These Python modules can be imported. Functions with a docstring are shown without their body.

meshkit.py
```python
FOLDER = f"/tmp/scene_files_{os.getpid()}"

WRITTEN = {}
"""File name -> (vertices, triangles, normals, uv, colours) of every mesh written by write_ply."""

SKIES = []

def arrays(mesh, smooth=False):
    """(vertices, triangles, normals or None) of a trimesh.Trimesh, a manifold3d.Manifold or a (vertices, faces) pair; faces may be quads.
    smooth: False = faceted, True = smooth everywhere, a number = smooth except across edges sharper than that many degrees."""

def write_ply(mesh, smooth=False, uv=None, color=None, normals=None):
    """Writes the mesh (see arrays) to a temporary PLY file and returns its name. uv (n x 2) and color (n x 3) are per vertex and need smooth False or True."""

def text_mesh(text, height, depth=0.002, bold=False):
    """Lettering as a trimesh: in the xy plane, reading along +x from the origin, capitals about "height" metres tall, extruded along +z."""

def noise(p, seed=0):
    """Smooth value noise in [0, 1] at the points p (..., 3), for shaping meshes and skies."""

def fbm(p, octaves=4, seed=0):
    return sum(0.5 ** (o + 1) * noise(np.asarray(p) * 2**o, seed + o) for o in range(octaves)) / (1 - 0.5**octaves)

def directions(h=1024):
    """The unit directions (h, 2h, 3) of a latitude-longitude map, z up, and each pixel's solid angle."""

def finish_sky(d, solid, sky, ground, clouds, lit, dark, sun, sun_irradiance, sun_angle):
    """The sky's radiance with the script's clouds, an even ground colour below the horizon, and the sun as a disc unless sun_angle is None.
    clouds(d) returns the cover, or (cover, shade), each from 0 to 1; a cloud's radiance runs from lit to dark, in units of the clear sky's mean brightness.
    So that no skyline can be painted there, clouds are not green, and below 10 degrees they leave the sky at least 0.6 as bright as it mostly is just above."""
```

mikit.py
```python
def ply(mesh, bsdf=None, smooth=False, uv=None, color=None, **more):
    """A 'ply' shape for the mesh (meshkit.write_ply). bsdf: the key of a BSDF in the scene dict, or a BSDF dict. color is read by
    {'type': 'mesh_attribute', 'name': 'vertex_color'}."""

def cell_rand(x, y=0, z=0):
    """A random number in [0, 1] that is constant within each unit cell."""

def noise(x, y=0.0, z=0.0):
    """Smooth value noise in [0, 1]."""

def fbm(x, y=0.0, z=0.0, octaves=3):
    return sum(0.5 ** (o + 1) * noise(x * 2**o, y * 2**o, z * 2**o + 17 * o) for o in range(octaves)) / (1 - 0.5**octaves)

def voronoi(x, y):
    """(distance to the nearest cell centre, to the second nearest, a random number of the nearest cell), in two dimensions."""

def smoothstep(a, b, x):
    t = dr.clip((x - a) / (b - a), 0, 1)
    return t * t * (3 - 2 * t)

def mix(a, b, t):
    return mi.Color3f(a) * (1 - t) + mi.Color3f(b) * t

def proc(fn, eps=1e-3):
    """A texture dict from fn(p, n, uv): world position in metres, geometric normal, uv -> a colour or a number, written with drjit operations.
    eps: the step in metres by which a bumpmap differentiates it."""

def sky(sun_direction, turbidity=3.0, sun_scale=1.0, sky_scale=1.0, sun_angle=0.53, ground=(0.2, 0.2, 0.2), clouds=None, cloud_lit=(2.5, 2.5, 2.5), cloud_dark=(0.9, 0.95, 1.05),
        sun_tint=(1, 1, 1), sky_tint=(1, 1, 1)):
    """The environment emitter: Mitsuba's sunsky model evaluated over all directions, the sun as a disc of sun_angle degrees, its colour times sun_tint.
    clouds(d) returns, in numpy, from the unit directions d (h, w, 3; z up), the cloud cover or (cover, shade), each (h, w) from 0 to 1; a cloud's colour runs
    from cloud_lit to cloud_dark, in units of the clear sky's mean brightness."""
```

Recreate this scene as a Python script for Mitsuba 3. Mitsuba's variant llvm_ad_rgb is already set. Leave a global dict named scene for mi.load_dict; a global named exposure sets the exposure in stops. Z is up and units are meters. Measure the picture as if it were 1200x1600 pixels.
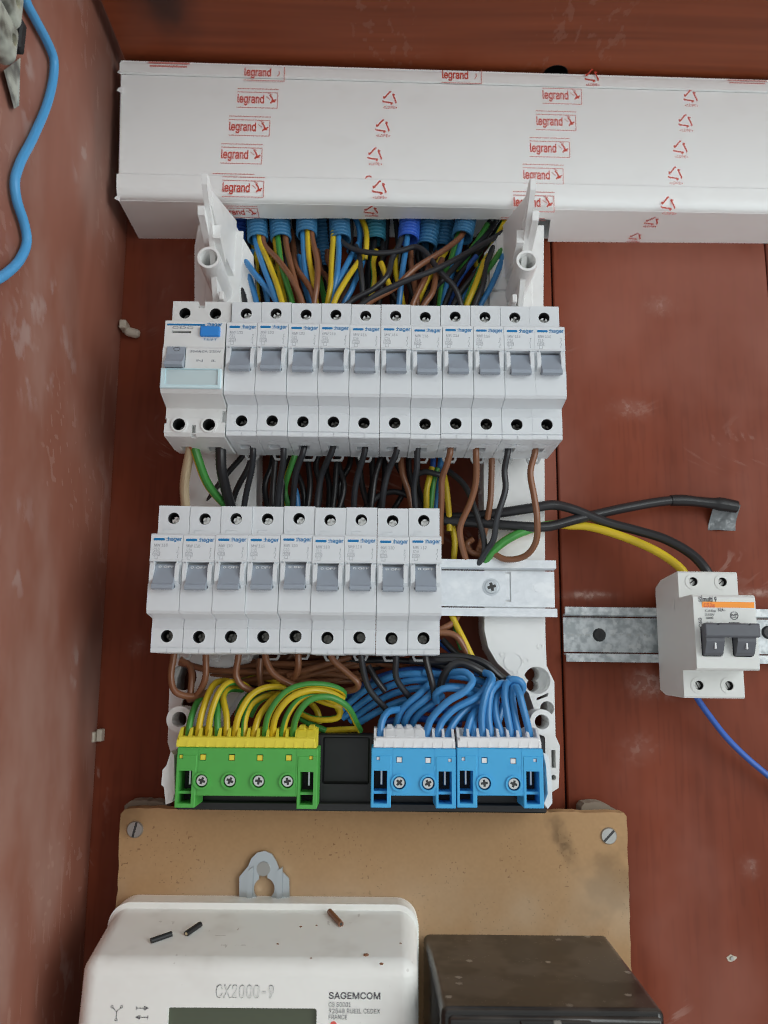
import math, random
import numpy as np, trimesh, manifold3d as m3, shapely
from shapely.geometry import Polygon, Point, box as sbox
import drjit as dr
import mitsuba as mi, mikit, meshkit

rng = np.random.default_rng(7)
scene, labels = {}, {}
T = mi.ScalarTransform4f
V3 = lambda *a: np.array(a, float)

# ------------------------------------------------------------------ camera
# x right along the wall, y into the wall (back wall at y = 0), z up; metres
FOC, PITCH, YAW, ROLL = 1340.0, 0.1879, 0.0087, 0.0114        # focal length in pixels of a 1200 x 1600 frame
EYE = V3(0, -0.568, 0)
CF = V3(math.sin(YAW) * math.cos(PITCH), math.cos(YAW) * math.cos(PITCH), math.sin(PITCH))
_r = np.cross(CF, [0, 0, 1]); _r /= np.linalg.norm(_r); _u = np.cross(_r, CF)
CR, CU = _r * math.cos(ROLL) + _u * math.sin(ROLL), -_r * math.sin(ROLL) + _u * math.cos(ROLL)
scene['camera'] = {'type': 'thinlens', 'fov': math.degrees(2 * math.atan(600 / FOC)), 'fov_axis': 'x', 'aperture_radius': 0.0011,
                   'focus_distance': 0.49, 'near_clip': 0.01, 'far_clip': 20.0,
                   'to_world': T().look_at(origin=EYE.tolist(), target=(EYE + CF).tolist(), up=CU.tolist())}
exposure = 0.0

# ------------------------------------------------------------------ light: an unseen soft source out of view at right, lighting the fronts, and even ambient light
scene['ambient_light'] = {'type': 'constant', 'radiance': {'type': 'rgb', 'value': [0.610, 0.642, 0.650]}}
scene['unseen_soft_light'] = {'type': 'rectangle', 'to_world': T().look_at(origin=[1.6, -1.5, 0.35], target=[0.0, 0, 0.0], up=[0, 0, 1]) @ T().scale([0.6, 0.8, 1]),
                        'emitter': {'type': 'area', 'radiance': {'type': 'rgb', 'value': [4.2, 4.4, 4.42]}}}
labels['unseen_soft_light'] = {'label': 'unseen soft light out of view behind the camera on the right', 'category': 'window'}


def ray(u, v):
    return CF + CR * (u - 600) / FOC - CU * (v - 800) / FOC


def at(u, v, y):
    """The point of the plane y (metres, 0 = back wall) that the photograph shows at pixel (u, v)."""
    d = ray(u, v); return EYE + d * ((y - EYE[1]) / d[1])


def at_z(u, v, z):
    d = ray(u, v); return EYE + d * (z / d[2])


def at_plane(u, v, p, n):
    d = ray(u, v); return EYE + d * (np.dot(p - EYE, n) / np.dot(d, n))


# ------------------------------------------------------------------ materials
noise, fbm, smoothstep, mix, voronoi = mikit.noise, mikit.fbm, mikit.smoothstep, mikit.mix, mikit.voronoi


def srgb(r, g, b):
    f = lambda c: c / 12.92 if c <= 0.04045 else ((c + 0.055) / 1.055) ** 2.4
    return [f(r / 255), f(g / 255), f(b / 255)]


def rgb(c): return {'type': 'rgb', 'value': list(map(float, c))}


def mat(name, color, rough=0.45, metallic=0.0, spec=0.5, **k):
    scene[name] = {'type': 'twosided', 'bsdf': {'type': 'principled', 'base_color': color if isinstance(color, dict) else rgb(color), 'roughness': rough if isinstance(rough, dict) else float(rough),
                                                'metallic': float(metallic), 'specular': float(spec), **k}}


def bumped(name, fn, scale, eps=4e-4):
    b = scene[name]['bsdf']
    scene[name] = {'type': 'twosided', 'bsdf': {'type': 'bumpmap', 'arbitrary': mikit.proc(fn, eps), 'scale': float(scale), 'bsdf': b}}


SCUFFS = [(*at(u, v, 0)[[0, 2]], a * 0.0004, b * 0.0004, k) for u, v, a, b, k in ((1012, 1068, 32, 24, 0.8), (918, 930, 42, 7, 0.9), (1178, 926, 34, 7, 0.9), (985, 638, 36, 20, 0.45), (1030, 478, 26, 18, 0.5), (1000, 1170, 30, 24, 0.3), (215, 1010, 14, 16, 0.35), (1172, 1355, 14, 16, 0.5))]


def wood_wall(p, n, uv):
    x, z = p.x, p.z
    g = fbm(x * 190 + 5 * noise(z * 6, x * 20), z * 8, 3.0, octaves=3)
    band = fbm(x * 34, z * 2.0, 9.0, octaves=4)
    c = mix((0.120, 0.0230, 0.0090), (0.240, 0.0530, 0.0240), dr.clip(0.30 * g + 0.8 * band - 0.04, 0, 1))
    c = c * (1 - 0.10 * smoothstep(0.62, 0.85, noise(x * 620, z * 60, 1.0)))
    c = c * (0.94 + 0.12 * mikit.cell_rand(dr.floor((x + 1.0 - 0.123) / 0.154), 5.0))
    haze = smoothstep(0.52, 0.86, fbm(x * 10, z * 8, 4.0, octaves=5) + 0.17 * smoothstep(0.04, 0.18, z + 0.05 * noise(x * 20, 3.0)))      # rubbed, dusty areas
    c = mix(c, (0.31, 0.120, 0.088), haze * 0.55)
    # plaster scuffs: short ragged strokes, few and faint
    q = fbm(x * 190 + 40 * noise(z * 12, 3.0), z * 110, 2.0, octaves=4)
    s = smoothstep(0.60, 0.78, q) * smoothstep(0.58, 0.80, fbm(x * 16, z * 13, 7.0, octaves=3))
    s = s * 0.38
    chip = smoothstep(0.42, 0.74, fbm(x * 330, z * 330, 6.0, octaves=3))
    for a, b, rx, rz, k in SCUFFS:
        e = dr.exp(-(dr.square((x - a) / rx) + dr.square((z - b) / rz)) * 1.6)
        s = s + 0.75 * k * e * (0.35 + 0.65 * chip)
    return mix(c, (0.50, 0.35, 0.30), dr.clip(s, 0, 0.8))


def wood_ceiling(p, n, uv):
    x, y = p.x, p.y
    g = fbm(x * 9, y * 230 + 2 * noise(x * 6, y * 9), 5.0, octaves=3)
    band = fbm(x * 2.5, y * 40, 2.0, octaves=3)
    c = mix((0.150, 0.034, 0.0130), (0.29, 0.070, 0.027), dr.clip(0.6 * g + 0.7 * band - 0.2, 0, 1))
    d = dr.sqrt(dr.square((x + 0.139) * 1.15) + dr.square((y + 0.112) * 0.55)) + 0.016 * (fbm(x * 60, y * 40, octaves=3) - 0.5)
    soot = smoothstep(0.036, 0.004, d)
    sc = smoothstep(0.62, 0.74, fbm(x * 260, y * 140, 3.0, octaves=3)) * smoothstep(0.66, 0.85, noise(x * 16, y * 12, 6.0)) * 0.22
    c = mix(c, (0.45, 0.30, 0.24), sc * 0.5)
    return mix(c, (0.018, 0.013, 0.012), soot * 0.8)


def wood_side(p, n, uv):
    y, z = p.y, p.z
    g = fbm(y * 90, z * 7, 3.0, octaves=3)
    band = fbm(y * 16, z * 7, 9.0, octaves=4)
    c = mix((0.215, 0.078, 0.050), (0.300, 0.122, 0.085), dr.clip(0.35 * g + 0.9 * band - 0.12, 0, 1))
    # dust and rubbed plaster: a soft veil, a few faint dabs, fine scratches
    w = smoothstep(0.35, 0.85, fbm(y * 22 + z * 6, z * 12 - y * 5, 1.0, octaves=5))
    c = mix(c, (0.37, 0.235, 0.195), w * 0.55)
    q = fbm(y * 70 + z * 40, z * 62 - y * 30, 2.0, octaves=4)
    s = smoothstep(0.54, 0.74, q) * smoothstep(0.60, 0.76, fbm(y * 21 + 4, z * 17, 7.0, octaves=2))
    c = mix(c, (0.47, 0.40, 0.38), s * 0.30)
    sp = smoothstep(0.80, 0.88, noise(y * 260 + z * 90, z * 210, 4.0)) * smoothstep(0.45, 0.7, noise(y * 20, z * 16, 9.0))
    c = mix(c, (0.48, 0.33, 0.28), sp * 0.18)
    line = smoothstep(0.86, 0.92, noise(y * 330 + 20 * noise(z * 7, y * 5), z * 36, 5.0)) * smoothstep(0.5, 0.75, noise(y * 14, z * 13, 2.0))
    c = mix(c, (0.50, 0.33, 0.26), line * 0.22)
    # grey grimy patches
    gr = smoothstep(0.48, 0.72, fbm(y * 14 + 3, z * 7, 12.0, octaves=3)) * smoothstep(-0.13, -0.06, y)
    return mix(c, (0.085, 0.055, 0.047), gr * 0.55)


def mdf(p, n, uv):
    x, z = p.x, p.z
    f = fbm(x * 700, z * 700, p.y * 700, octaves=2)
    c = mix((0.375, 0.220, 0.105), (0.465, 0.290, 0.150), 0.5 * f + 0.5 * fbm(x * 30, z * 30, 4.0, octaves=3))
    fl = smoothstep(0.86, 0.93, noise(x * 900, z * 850, 2.0)) * smoothstep(0.5, 0.7, noise(x * 60, z * 60, 3.0))
    c = mix(c, (0.16, 0.08, 0.03), fl * 0.6)
    wob = 0.012 * (fbm(x * 130, z * 130, octaves=3) - 0.5)
    a, b = x - 0.1135 + (z + 0.0965) * 0.50, z + 0.0965 - (x - 0.1135) * 0.5
    st = smoothstep(0.019, 0.003, dr.sqrt(dr.square(a * 1.9) + dr.square(b * 0.85)) + wob * 1.3) * (0.6 + 0.4 * smoothstep(0.35, 0.6, fbm(x * 300, z * 300, 9.0, octaves=2)))
    st2 = smoothstep(0.021, 0.006, dr.sqrt(dr.square(x - 0.143) + dr.square((z + 0.121) * 0.75)) + wob * 1.3) * 0.42
    c = mix(c, (0.12, 0.075, 0.04), dr.clip(st * 0.75 + st2, 0, 1))
    corner = smoothstep(0.018, 0.004, dr.sqrt(dr.square(x + 0.150) + dr.square(z + 0.083)) + wob)
    c = mix(c, (0.15, 0.085, 0.04), corner * 0.6)
    dust = smoothstep(0.35, 0.8, fbm(x * 22, z * 22, 7.0, octaves=4)) * smoothstep(-0.095, -0.135, z)
    return mix(c, (0.50, 0.40, 0.29), dust * 0.4)


def film(p, n, uv):
    return 0.6 * fbm(p.x * 45, p.z * 60, p.y * 60, octaves=3) + 0.5 * noise(p.x * 16 + 5 * noise(p.z * 30, 1.0), p.z * 90, p.y * 30)


def plaster_white(p, n, uv):
    d = smoothstep(0.55, 0.85, fbm(p.x * 90, p.y * 90, p.z * 90, octaves=3))
    return mix((0.74, 0.745, 0.735), (0.64, 0.62, 0.59), d * 0.35)


def trunk_col(p, n, uv):
    d = smoothstep(0.6, 0.9, fbm(p.x * 40, p.y * 60, p.z * 60, octaves=4))
    return mix((0.835, 0.855, 0.845), (0.74, 0.75, 0.73), d * 0.3)


def meter_col(p, n, uv):
    d = smoothstep(0.5, 0.85, fbm(p.x * 60, p.y * 60, p.z * 60, octaves=4))
    sp = smoothstep(0.86, 0.90, noise(p.x * 420, p.y * 420, p.z * 420)) * smoothstep(0.5, 0.7, noise(p.x * 60, p.y * 60, p.z * 60 + 9))
    up = smoothstep(0.3, 0.8, n.z)                        # settled dust lies on what faces up
    c = mix((0.835, 0.835, 0.795), (0.67, 0.65, 0.605), d * (0.25 + 0.35 * up))
    return mix(c, (0.25, 0.21, 0.17), sp * 0.3)


def box_col(p, n, uv):
    up = smoothstep(0.5, 0.9, n.z)
    d = fbm(p.x * 50, p.y * 50, 3.0, octaves=4)
    c = mix((0.013, 0.012, 0.011), (0.060, 0.050, 0.042), up * (0.35 + 0.65 * smoothstep(0.35, 0.65, d)))
    dd, _, w = voronoi(p.x * 95, p.y * 95)
    s = smoothstep(0.20, 0.12, dd + 0.10 * (noise(p.x * 900, p.y * 900) - 0.5)) * smoothstep(0.92, 0.95, w)
    fine = smoothstep(0.88, 0.93, noise(p.x * 800, p.y * 800, p.z * 800))
    return mix(c, (0.34, 0.31, 0.27), dr.clip(s * 0.55 + fine * 0.12 * up, 0, 1))


def galv(p, n, uv):
    f = fbm(p.x * 420, p.z * 420, octaves=3)
    d, e, w = voronoi(p.x * 330 + 2 * f, p.z * 330)
    c = mix((0.62, 0.65, 0.68), (0.76, 0.79, 0.82), 0.25 * w + 0.75 * f)
    wh = smoothstep(0.52, 0.8, fbm(p.x * 120, p.z * 160, 3.0, octaves=4))
    return mix(c, (0.84, 0.86, 0.87), wh * 0.6)


def old_galv(p, n, uv):
    f = fbm(p.x * 300, p.z * 300, octaves=4)
    c = mix((0.34, 0.37, 0.38), (0.56, 0.59, 0.60), smoothstep(0.25, 0.75, f))
    return mix(c, (0.62, 0.64, 0.64), smoothstep(0.60, 0.72, fbm(p.x * 240 + 9, p.z * 200, 3.0, octaves=3)) * 0.7)


def rough_up(p, n, uv):
    return 0.11 + 0.20 * smoothstep(0.3, 0.8, n.z) * (0.5 + 0.5 * noise(p.x * 80, p.y * 80))


def earth_stripe(p, n, uv):
    a = uv.x - dr.floor(uv.x)
    e = smoothstep(0.02, 0.05, a) * smoothstep(0.50, 0.47, a)
    v = 0.82 + 0.30 * noise(p.x * 90, p.y * 90, p.z * 90)
    return mix((0.60, 0.43, 0.018), (0.055, 0.27, 0.050), e) * v


mat('wood_wall_m', mikit.proc(wood_wall), 0.45, spec=0.16)
mat('wood_ceiling_m', mikit.proc(wood_ceiling), 0.5, spec=0.2)
mat('wood_side_m', mikit.proc(wood_side), 0.55, spec=0.2)
mat('mdf_m', mikit.proc(mdf), 0.75, spec=0.2)
mat('trunk_m', mikit.proc(trunk_col), 0.38); bumped('trunk_m', film, 0.0006, 8e-4)
mat('frame_m', mikit.proc(plaster_white), 0.42)
mat('breaker_m', (0.645, 0.672, 0.692), 0.40)
mat('switch_white_m', (0.665, 0.675, 0.665), 0.40)
mat('old_white_m', (0.655, 0.665, 0.640), 0.42)
mat('toggle_m', srgb(143, 152, 163), 0.42)
mat('dark_toggle_m', srgb(88, 90, 96), 0.5)
mat('hole_m', (0.012, 0.012, 0.013), 0.6)  # near-black, also stands in for the shade inside holes
mat('screw_m', (0.72, 0.72, 0.70), 0.28, metallic=1.0)
mat('dull_screw_m', (0.42, 0.42, 0.40), 0.45, metallic=0.9)
mat('shaded_screw_m', (0.16, 0.155, 0.14), 0.38, metallic=0.9)  # screw metal darkened for the shade deep in the lower holes
mat('plate_m', (0.50, 0.535, 0.555), 0.24, metallic=0.95)
mat('slot_m', (0.03, 0.03, 0.03), 0.5)
mat('galv_m', mikit.proc(galv), 0.45, metallic=0.45)
mat('old_galv_m', mikit.proc(old_galv), 0.45, metallic=0.45)
mat('zinc_m', (0.60, 0.64, 0.67), 0.30, metallic=0.9)
mat('clip_m', srgb(178, 180, 180), 0.4)
mat('brand_blue_m', srgb(0, 108, 165), 0.5)
mat('button_blue_m', srgb(35, 125, 205), 0.35)
mat('print_grey_m', srgb(140, 144, 150), 0.6)
mat('print_dark_m', srgb(72, 72, 76), 0.6)
mat('print_red_m', srgb(196, 74, 60), 0.5)
mat('print_pale_red_m', srgb(205, 132, 124), 0.5)
mat('orange_m', srgb(245, 150, 45), 0.5)
mat('black_m', (0.012, 0.012, 0.013), 0.42)
mat('black_wire_m', (0.018, 0.018, 0.020), 0.36)
mat('grey_wire_m', (0.026, 0.028, 0.033), 0.36)
mat('brown_wire_m', (0.215, 0.088, 0.042), 0.33)
mat('blue_wire_m', (0.045, 0.220, 0.490), 0.32)
mat('cable_blue_m', (0.070, 0.310, 0.600), 0.4)
mat('deep_blue_m', (0.030, 0.110, 0.420), 0.38)
mat('conduit_blue_m', (0.045, 0.180, 0.345), 0.38)
mat('conduit_teal_m', (0.035, 0.190, 0.270), 0.40)
mat('conduit_royal_m', (0.035, 0.125, 0.560), 0.40)
mat('cream_m', (0.56, 0.45, 0.29), 0.6)
mat('earth_m', mikit.proc(earth_stripe), 0.40)
mat('green_m', (0.075, 0.375, 0.065), 0.42)
mat('yellow_m', (0.73, 0.62, 0.050), 0.45)
mat('sky_m', (0.055, 0.375, 0.69), 0.42)
mat('white_m', (0.75, 0.755, 0.76), 0.42)
mat('copper_m', (0.78, 0.42, 0.26), 0.35, metallic=1.0)
mat('brass_m', (0.70, 0.50, 0.20), 0.3, metallic=1.0)
mat('meter_m', mikit.proc(meter_col), 0.40)
mat('box_m', mikit.proc(box_col), mikit.proc(rough_up), spec=0.5)
mat('lcd_m', srgb(78, 84, 66), 0.10)
mat('tape_m', srgb(112, 116, 118), 0.35); bumped('tape_m', lambda p, n, uv: fbm(p.x * 300, p.z * 300, octaves=3), 0.0015)
mat('clip_beige_m', srgb(190, 182, 166), 0.5)
mat('batten_m', srgb(128, 116, 102), 0.85)
mat('led_m', srgb(220, 90, 80), 0.3)
scene['clear_flap_m'] = {'type': 'thindielectric', 'int_ior': 1.45, 'specular_transmittance': rgb((0.86, 0.94, 0.96))}
mat('flap_frame_m', srgb(196, 220, 226), 0.25)
mat('milky_m', mikit.proc(lambda p, n, uv: mix((0.06, 0.06, 0.05), (0.40, 0.42, 0.36), smoothstep(0.25, 0.6, fbm(p.x * 120, p.y * 120, p.z * 90, octaves=3)))), 0.25)


# ------------------------------------------------------------------ mesh helpers
def mesh_of(m):
    q = m.to_mesh(); return trimesh.Trimesh(np.array(q.vert_properties[:, :3]), np.array(q.tri_verts), process=False)


def man(mesh):
    return m3.Manifold(m3.Mesh(np.asarray(mesh.vertices, np.float32), np.asarray(mesh.faces, np.uint32)))


def hull(pts):
    return m3.Manifold.hull_points(np.asarray(pts, float))


def bx(x0, x1, y0, y1, z0, z1, c=0.0):
    """A box, its edges chamfered by c."""
    x0, x1 = min(x0, x1), max(x0, x1); y0, y1 = min(y0, y1), max(y0, y1); z0, z1 = min(z0, z1), max(z0, z1)
    c = min(c, 0.45 * min(x1 - x0, y1 - y0, z1 - z0))
    if c <= 0:
        return hull([[x, y, z] for x in (x0, x1) for y in (y0, y1) for z in (z0, z1)])
    p = []
    for sx in (0, 1):
        for sy in (0, 1):
            for sz in (0, 1):
                q = [(x0, x1)[sx], (y0, y1)[sy], (z0, z1)[sz]]
                s = [1 - 2 * sx, 1 - 2 * sy, 1 - 2 * sz]
                for k in range(3):
                    w = list(q)
                    for j in range(3):
                        if j != k: w[j] += s[j] * c
                    p.append(w)
                w = [q[j] + s[j] * c * 0.45 for j in range(3)]; p.append(w)
    return hull(p)


def cs(poly):
    """A manifold cross-section from a point list or a shapely polygon."""
    if isinstance(poly, (list, np.ndarray)):
        poly = Polygon(poly)
    poly = shapely.geometry.polygon.orient(poly.buffer(0))
    return m3.CrossSection([np.array(poly.exterior.coords[:-1])] + [np.array(r.coords[:-1]) for r in poly.interiors])


def ex_y(poly, y0, y1):
    """A prism with the outline poly in (x, z), from y0 to y1."""
    m = m3.Manifold.extrude(cs(poly), abs(y1 - y0))
    return m.transform(np.array([[1, 0, 0, 0], [0, 0, -1, max(y0, y1)], [0, 1, 0, 0]], float))


def ex_x(poly, x0, x1):
    """A prism with the outline poly in (y, z), from x0 to x1."""
    m = m3.Manifold.extrude(cs(poly), abs(x1 - x0))
    return m.transform(np.array([[0, 0, 1, min(x0, x1)], [1, 0, 0, 0], [0, 1, 0, 0]], float))


def cyl_y(x, z, r, y0, y1, n=24, r2=None):
    m = m3.Manifold.cylinder(abs(y1 - y0), r, r if r2 is None else r2, n)          # r at the back (larger y) when r2 is given for the front
    return m.transform(np.array([[1, 0, 0, x], [0, 0, -1, max(y0, y1)], [0, 1, 0, z]], float))


def add(*ms):
    return m3.Manifold.batch_boolean(list(ms), m3.OpType.Add)


def put(key, mesh, m, smooth=30, uv=None, to=None, **tag):
    """One entry of the scene under a free key; tag: label, category, group, kind."""
    base, k = key, 0
    while key in scene:
        k += 1; key = f'{base}_{k:03d}'
    d = mesh if isinstance(mesh, dict) else mikit.ply(mesh, m, smooth=smooth, uv=uv)
    if to is not None: d = {**d, 'to_world': to}
    scene[key] = d
    if tag: labels[key] = tag
    return key


USED = set()


def thing(name, label, category, group=None, **more):
    key, k = name, 0
    while key in USED or key in scene:
        k += 1; key = f'{name}_{k:03d}'
    USED.add(key)
    labels[key] = {'label': label, 'category': category, **({'group': group} if group else {}), **more}
    return key


FRONT = np.array([[1, 0, 0, 0], [0, 0, -1, 0], [0, 1, 0, 0], [0, 0, 0, 1]], float)     # lettering of the xy plane onto a wall facing -y


def text_flat(text, h, bold=False, width=None, depth=0.00012):
    m = meshkit.text_mesh(text, h, depth, bold)
    if width:
        m.apply_scale([width / np.ptp(m.vertices[:, 0]), 1, 1])
    return m


def text_on(text, h, pos, ex=(1, 0, 0), up=(0, 0, 1), bold=False, width=None):
    m = text_flat(text, h, bold, width)
    ex, up = np.array(ex, float), np.array(up, float); ex /= np.linalg.norm(ex); up /= np.linalg.norm(up)
    M = np.eye(4); M[:3, 0], M[:3, 1], M[:3, 2], M[:3, 3] = ex, up, np.cross(ex, up), pos
    m.apply_transform(M); return m


def strokes(lines, w, pos, ex=(1, 0, 0), up=(0, 0, 1), depth=0.00012, cap=2):
    """Flat printed lines (in metres in the print's own plane), w wide."""
    s = shapely.union_all([shapely.LineString(l).buffer(w / 2, cap_style=cap, quad_segs=3) if len(l) > 1 else Point(l[0]).buffer(w / 2) for l in lines])
    return flat(s, pos, ex, up, depth)


def flat(s, pos, ex=(1, 0, 0), up=(0, 0, 1), depth=0.00012):
    m = trimesh.util.concatenate([trimesh.creation.extrude_polygon(g, depth, engine='earcut') for g in getattr(s, 'geoms', [s])])
    ex, up = np.array(ex, float), np.array(up, float); ex /= np.linalg.norm(ex); up /= np.linalg.norm(up)
    M = np.eye(4); M[:3, 0], M[:3, 1], M[:3, 2], M[:3, 3] = ex, up, np.cross(ex, up), pos
    m.apply_transform(M); return m


def spline(pts, step=0.0025):
    """A smooth curve through the points (centripetal Catmull-Rom), evenly stepped."""
    p = np.asarray(pts, float)
    if len(p) == 2:
        n = max(2, int(np.linalg.norm(p[1] - p[0]) / step)); return p[0] + (p[1] - p[0]) * np.linspace(0, 1, n)[:, None]
    p = np.vstack([2 * p[0] - p[1], p, 2 * p[-1] - p[-2]])
    out = []
    for i in range(1, len(p) - 2):
        a, b, c, d = p[i - 1:i + 3]
        t = [0.0]
        for q, r in ((a, b), (b, c), (c, d)): t.append(t[-1] + max(np.linalg.norm(r - q), 1e-6) ** 0.5)
        n = max(2, int(np.linalg.norm(c - b) / step))
        s = t[1] + (t[2] - t[1]) * np.arange(n)[:, None] / n
        A1 = (t[1] - s) / (t[1] - t[0]) * a + (s - t[0]) / (t[1] - t[0]) * b
        A2 = (t[2] - s) / (t[2] - t[1]) * b + (s - t[1]) / (t[2] - t[1]) * c
        A3 = (t[3] - s) / (t[3] - t[2]) * c + (s - t[2]) / (t[3] - t[2]) * d
        B1 = (t[2] - s) / (t[2] - t[0]) * A1 + (s - t[0]) / (t[2] - t[0]) * A2
        B2 = (t[3] - s) / (t[3] - t[1]) * A2 + (s - t[1]) / (t[3] - t[1]) * A3
        out.append((t[2] - s) / (t[2] - t[1]) * B1 + (s - t[1]) / (t[2] - t[1]) * B2)
    return np.vstack(out + [p[-2][None]])


def sweep(c, r, sides=12, twist=0.0, turns=0.0):
    """A capped tube along the curve c, radius r (number or per point). Returns (mesh, uv)."""
    c = np.asarray(c, float); n = len(c); r = np.broadcast_to(r, (n,))
    t = np.gradient(c, axis=0); t /= np.linalg.norm(t, axis=1, keepdims=True) + 1e-12
    a = EYE - c[0]; a = a - t[0] * np.dot(a, t[0]); a /= np.linalg.norm(a) + 1e-12        # uv 0 faces the viewer's side at the start
    fr = [a]
    for i in range(1, n):
        a = fr[-1] - t[i] * np.dot(fr[-1], t[i]); a /= np.linalg.norm(a) + 1e-12; fr.append(a)
    A = np.array(fr); B = np.cross(t, A)
    ang = np.linspace(0, 2 * np.pi, sides + 1)
    v = c[:, None] + r[:, None, None] * (np.cos(ang)[None, :, None] * A[:, None] + np.sin(ang)[None, :, None] * B[:, None])
    s = np.r_[0, np.cumsum(np.linalg.norm(np.diff(c, axis=0), axis=1))]
    uv = np.stack([ang[None] / (2 * np.pi) + twist + turns * s[:, None], np.broadcast_to(s[:, None], (n, sides + 1))], -1)
    i, j = np.meshgrid(np.arange(n - 1), np.arange(sides), indexing='ij'); k = sides + 1
    q = np.stack([i * k + j, i * k + j + 1, (i + 1) * k + j + 1, (i + 1) * k + j], -1).reshape(-1, 4)
    f = np.vstack([q[:, [0, 1, 2]], q[:, [0, 2, 3]]])
    v = v.reshape(-1, 3); uv = uv.reshape(-1, 2)
    e0, e1 = len(v), len(v) + k + 1
    v = np.vstack([v, c[:1], v[:k], c[-1:], v[(n - 1) * k:n * k]]); uv = np.vstack([uv, uv[:1], uv[:k], uv[-1:], uv[(n - 1) * k:n * k]])
    J = np.arange(sides)
    f = np.vstack([f, np.stack([J * 0 + e0, e0 + 2 + J, e0 + 1 + J], 1), np.stack([J * 0 + e1, e1 + 1 + J, e1 + 2 + J], 1)])
    return trimesh.Trimesh(v, f, process=False), uv


# ================================================================== THE SETTING
USED.add('wall'); labels['wall'] = {'kind': 'structure', 'label': 'dark red wood panel wall at the back of the cupboard', 'category': 'wall'}
put('wall', bx(-0.40, 0.95, 0.0062, 0.03, -0.75, 0.75), 'hole_m', False)
labels['wall'] = {'kind': 'structure', 'label': 'dark red wood panel wall at the back of the cupboard', 'category': 'wall'}
for x0, x1 in ((-0.40, 0.1222), (0.1236, 0.2768), (0.2780, 0.432), (0.4332, 0.95)):
    put('wall__panel', mesh_of(bx(x0, x1, 0, 0.006, -0.74, 0.74, 0.0009)), 'wood_wall_m', False)
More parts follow.
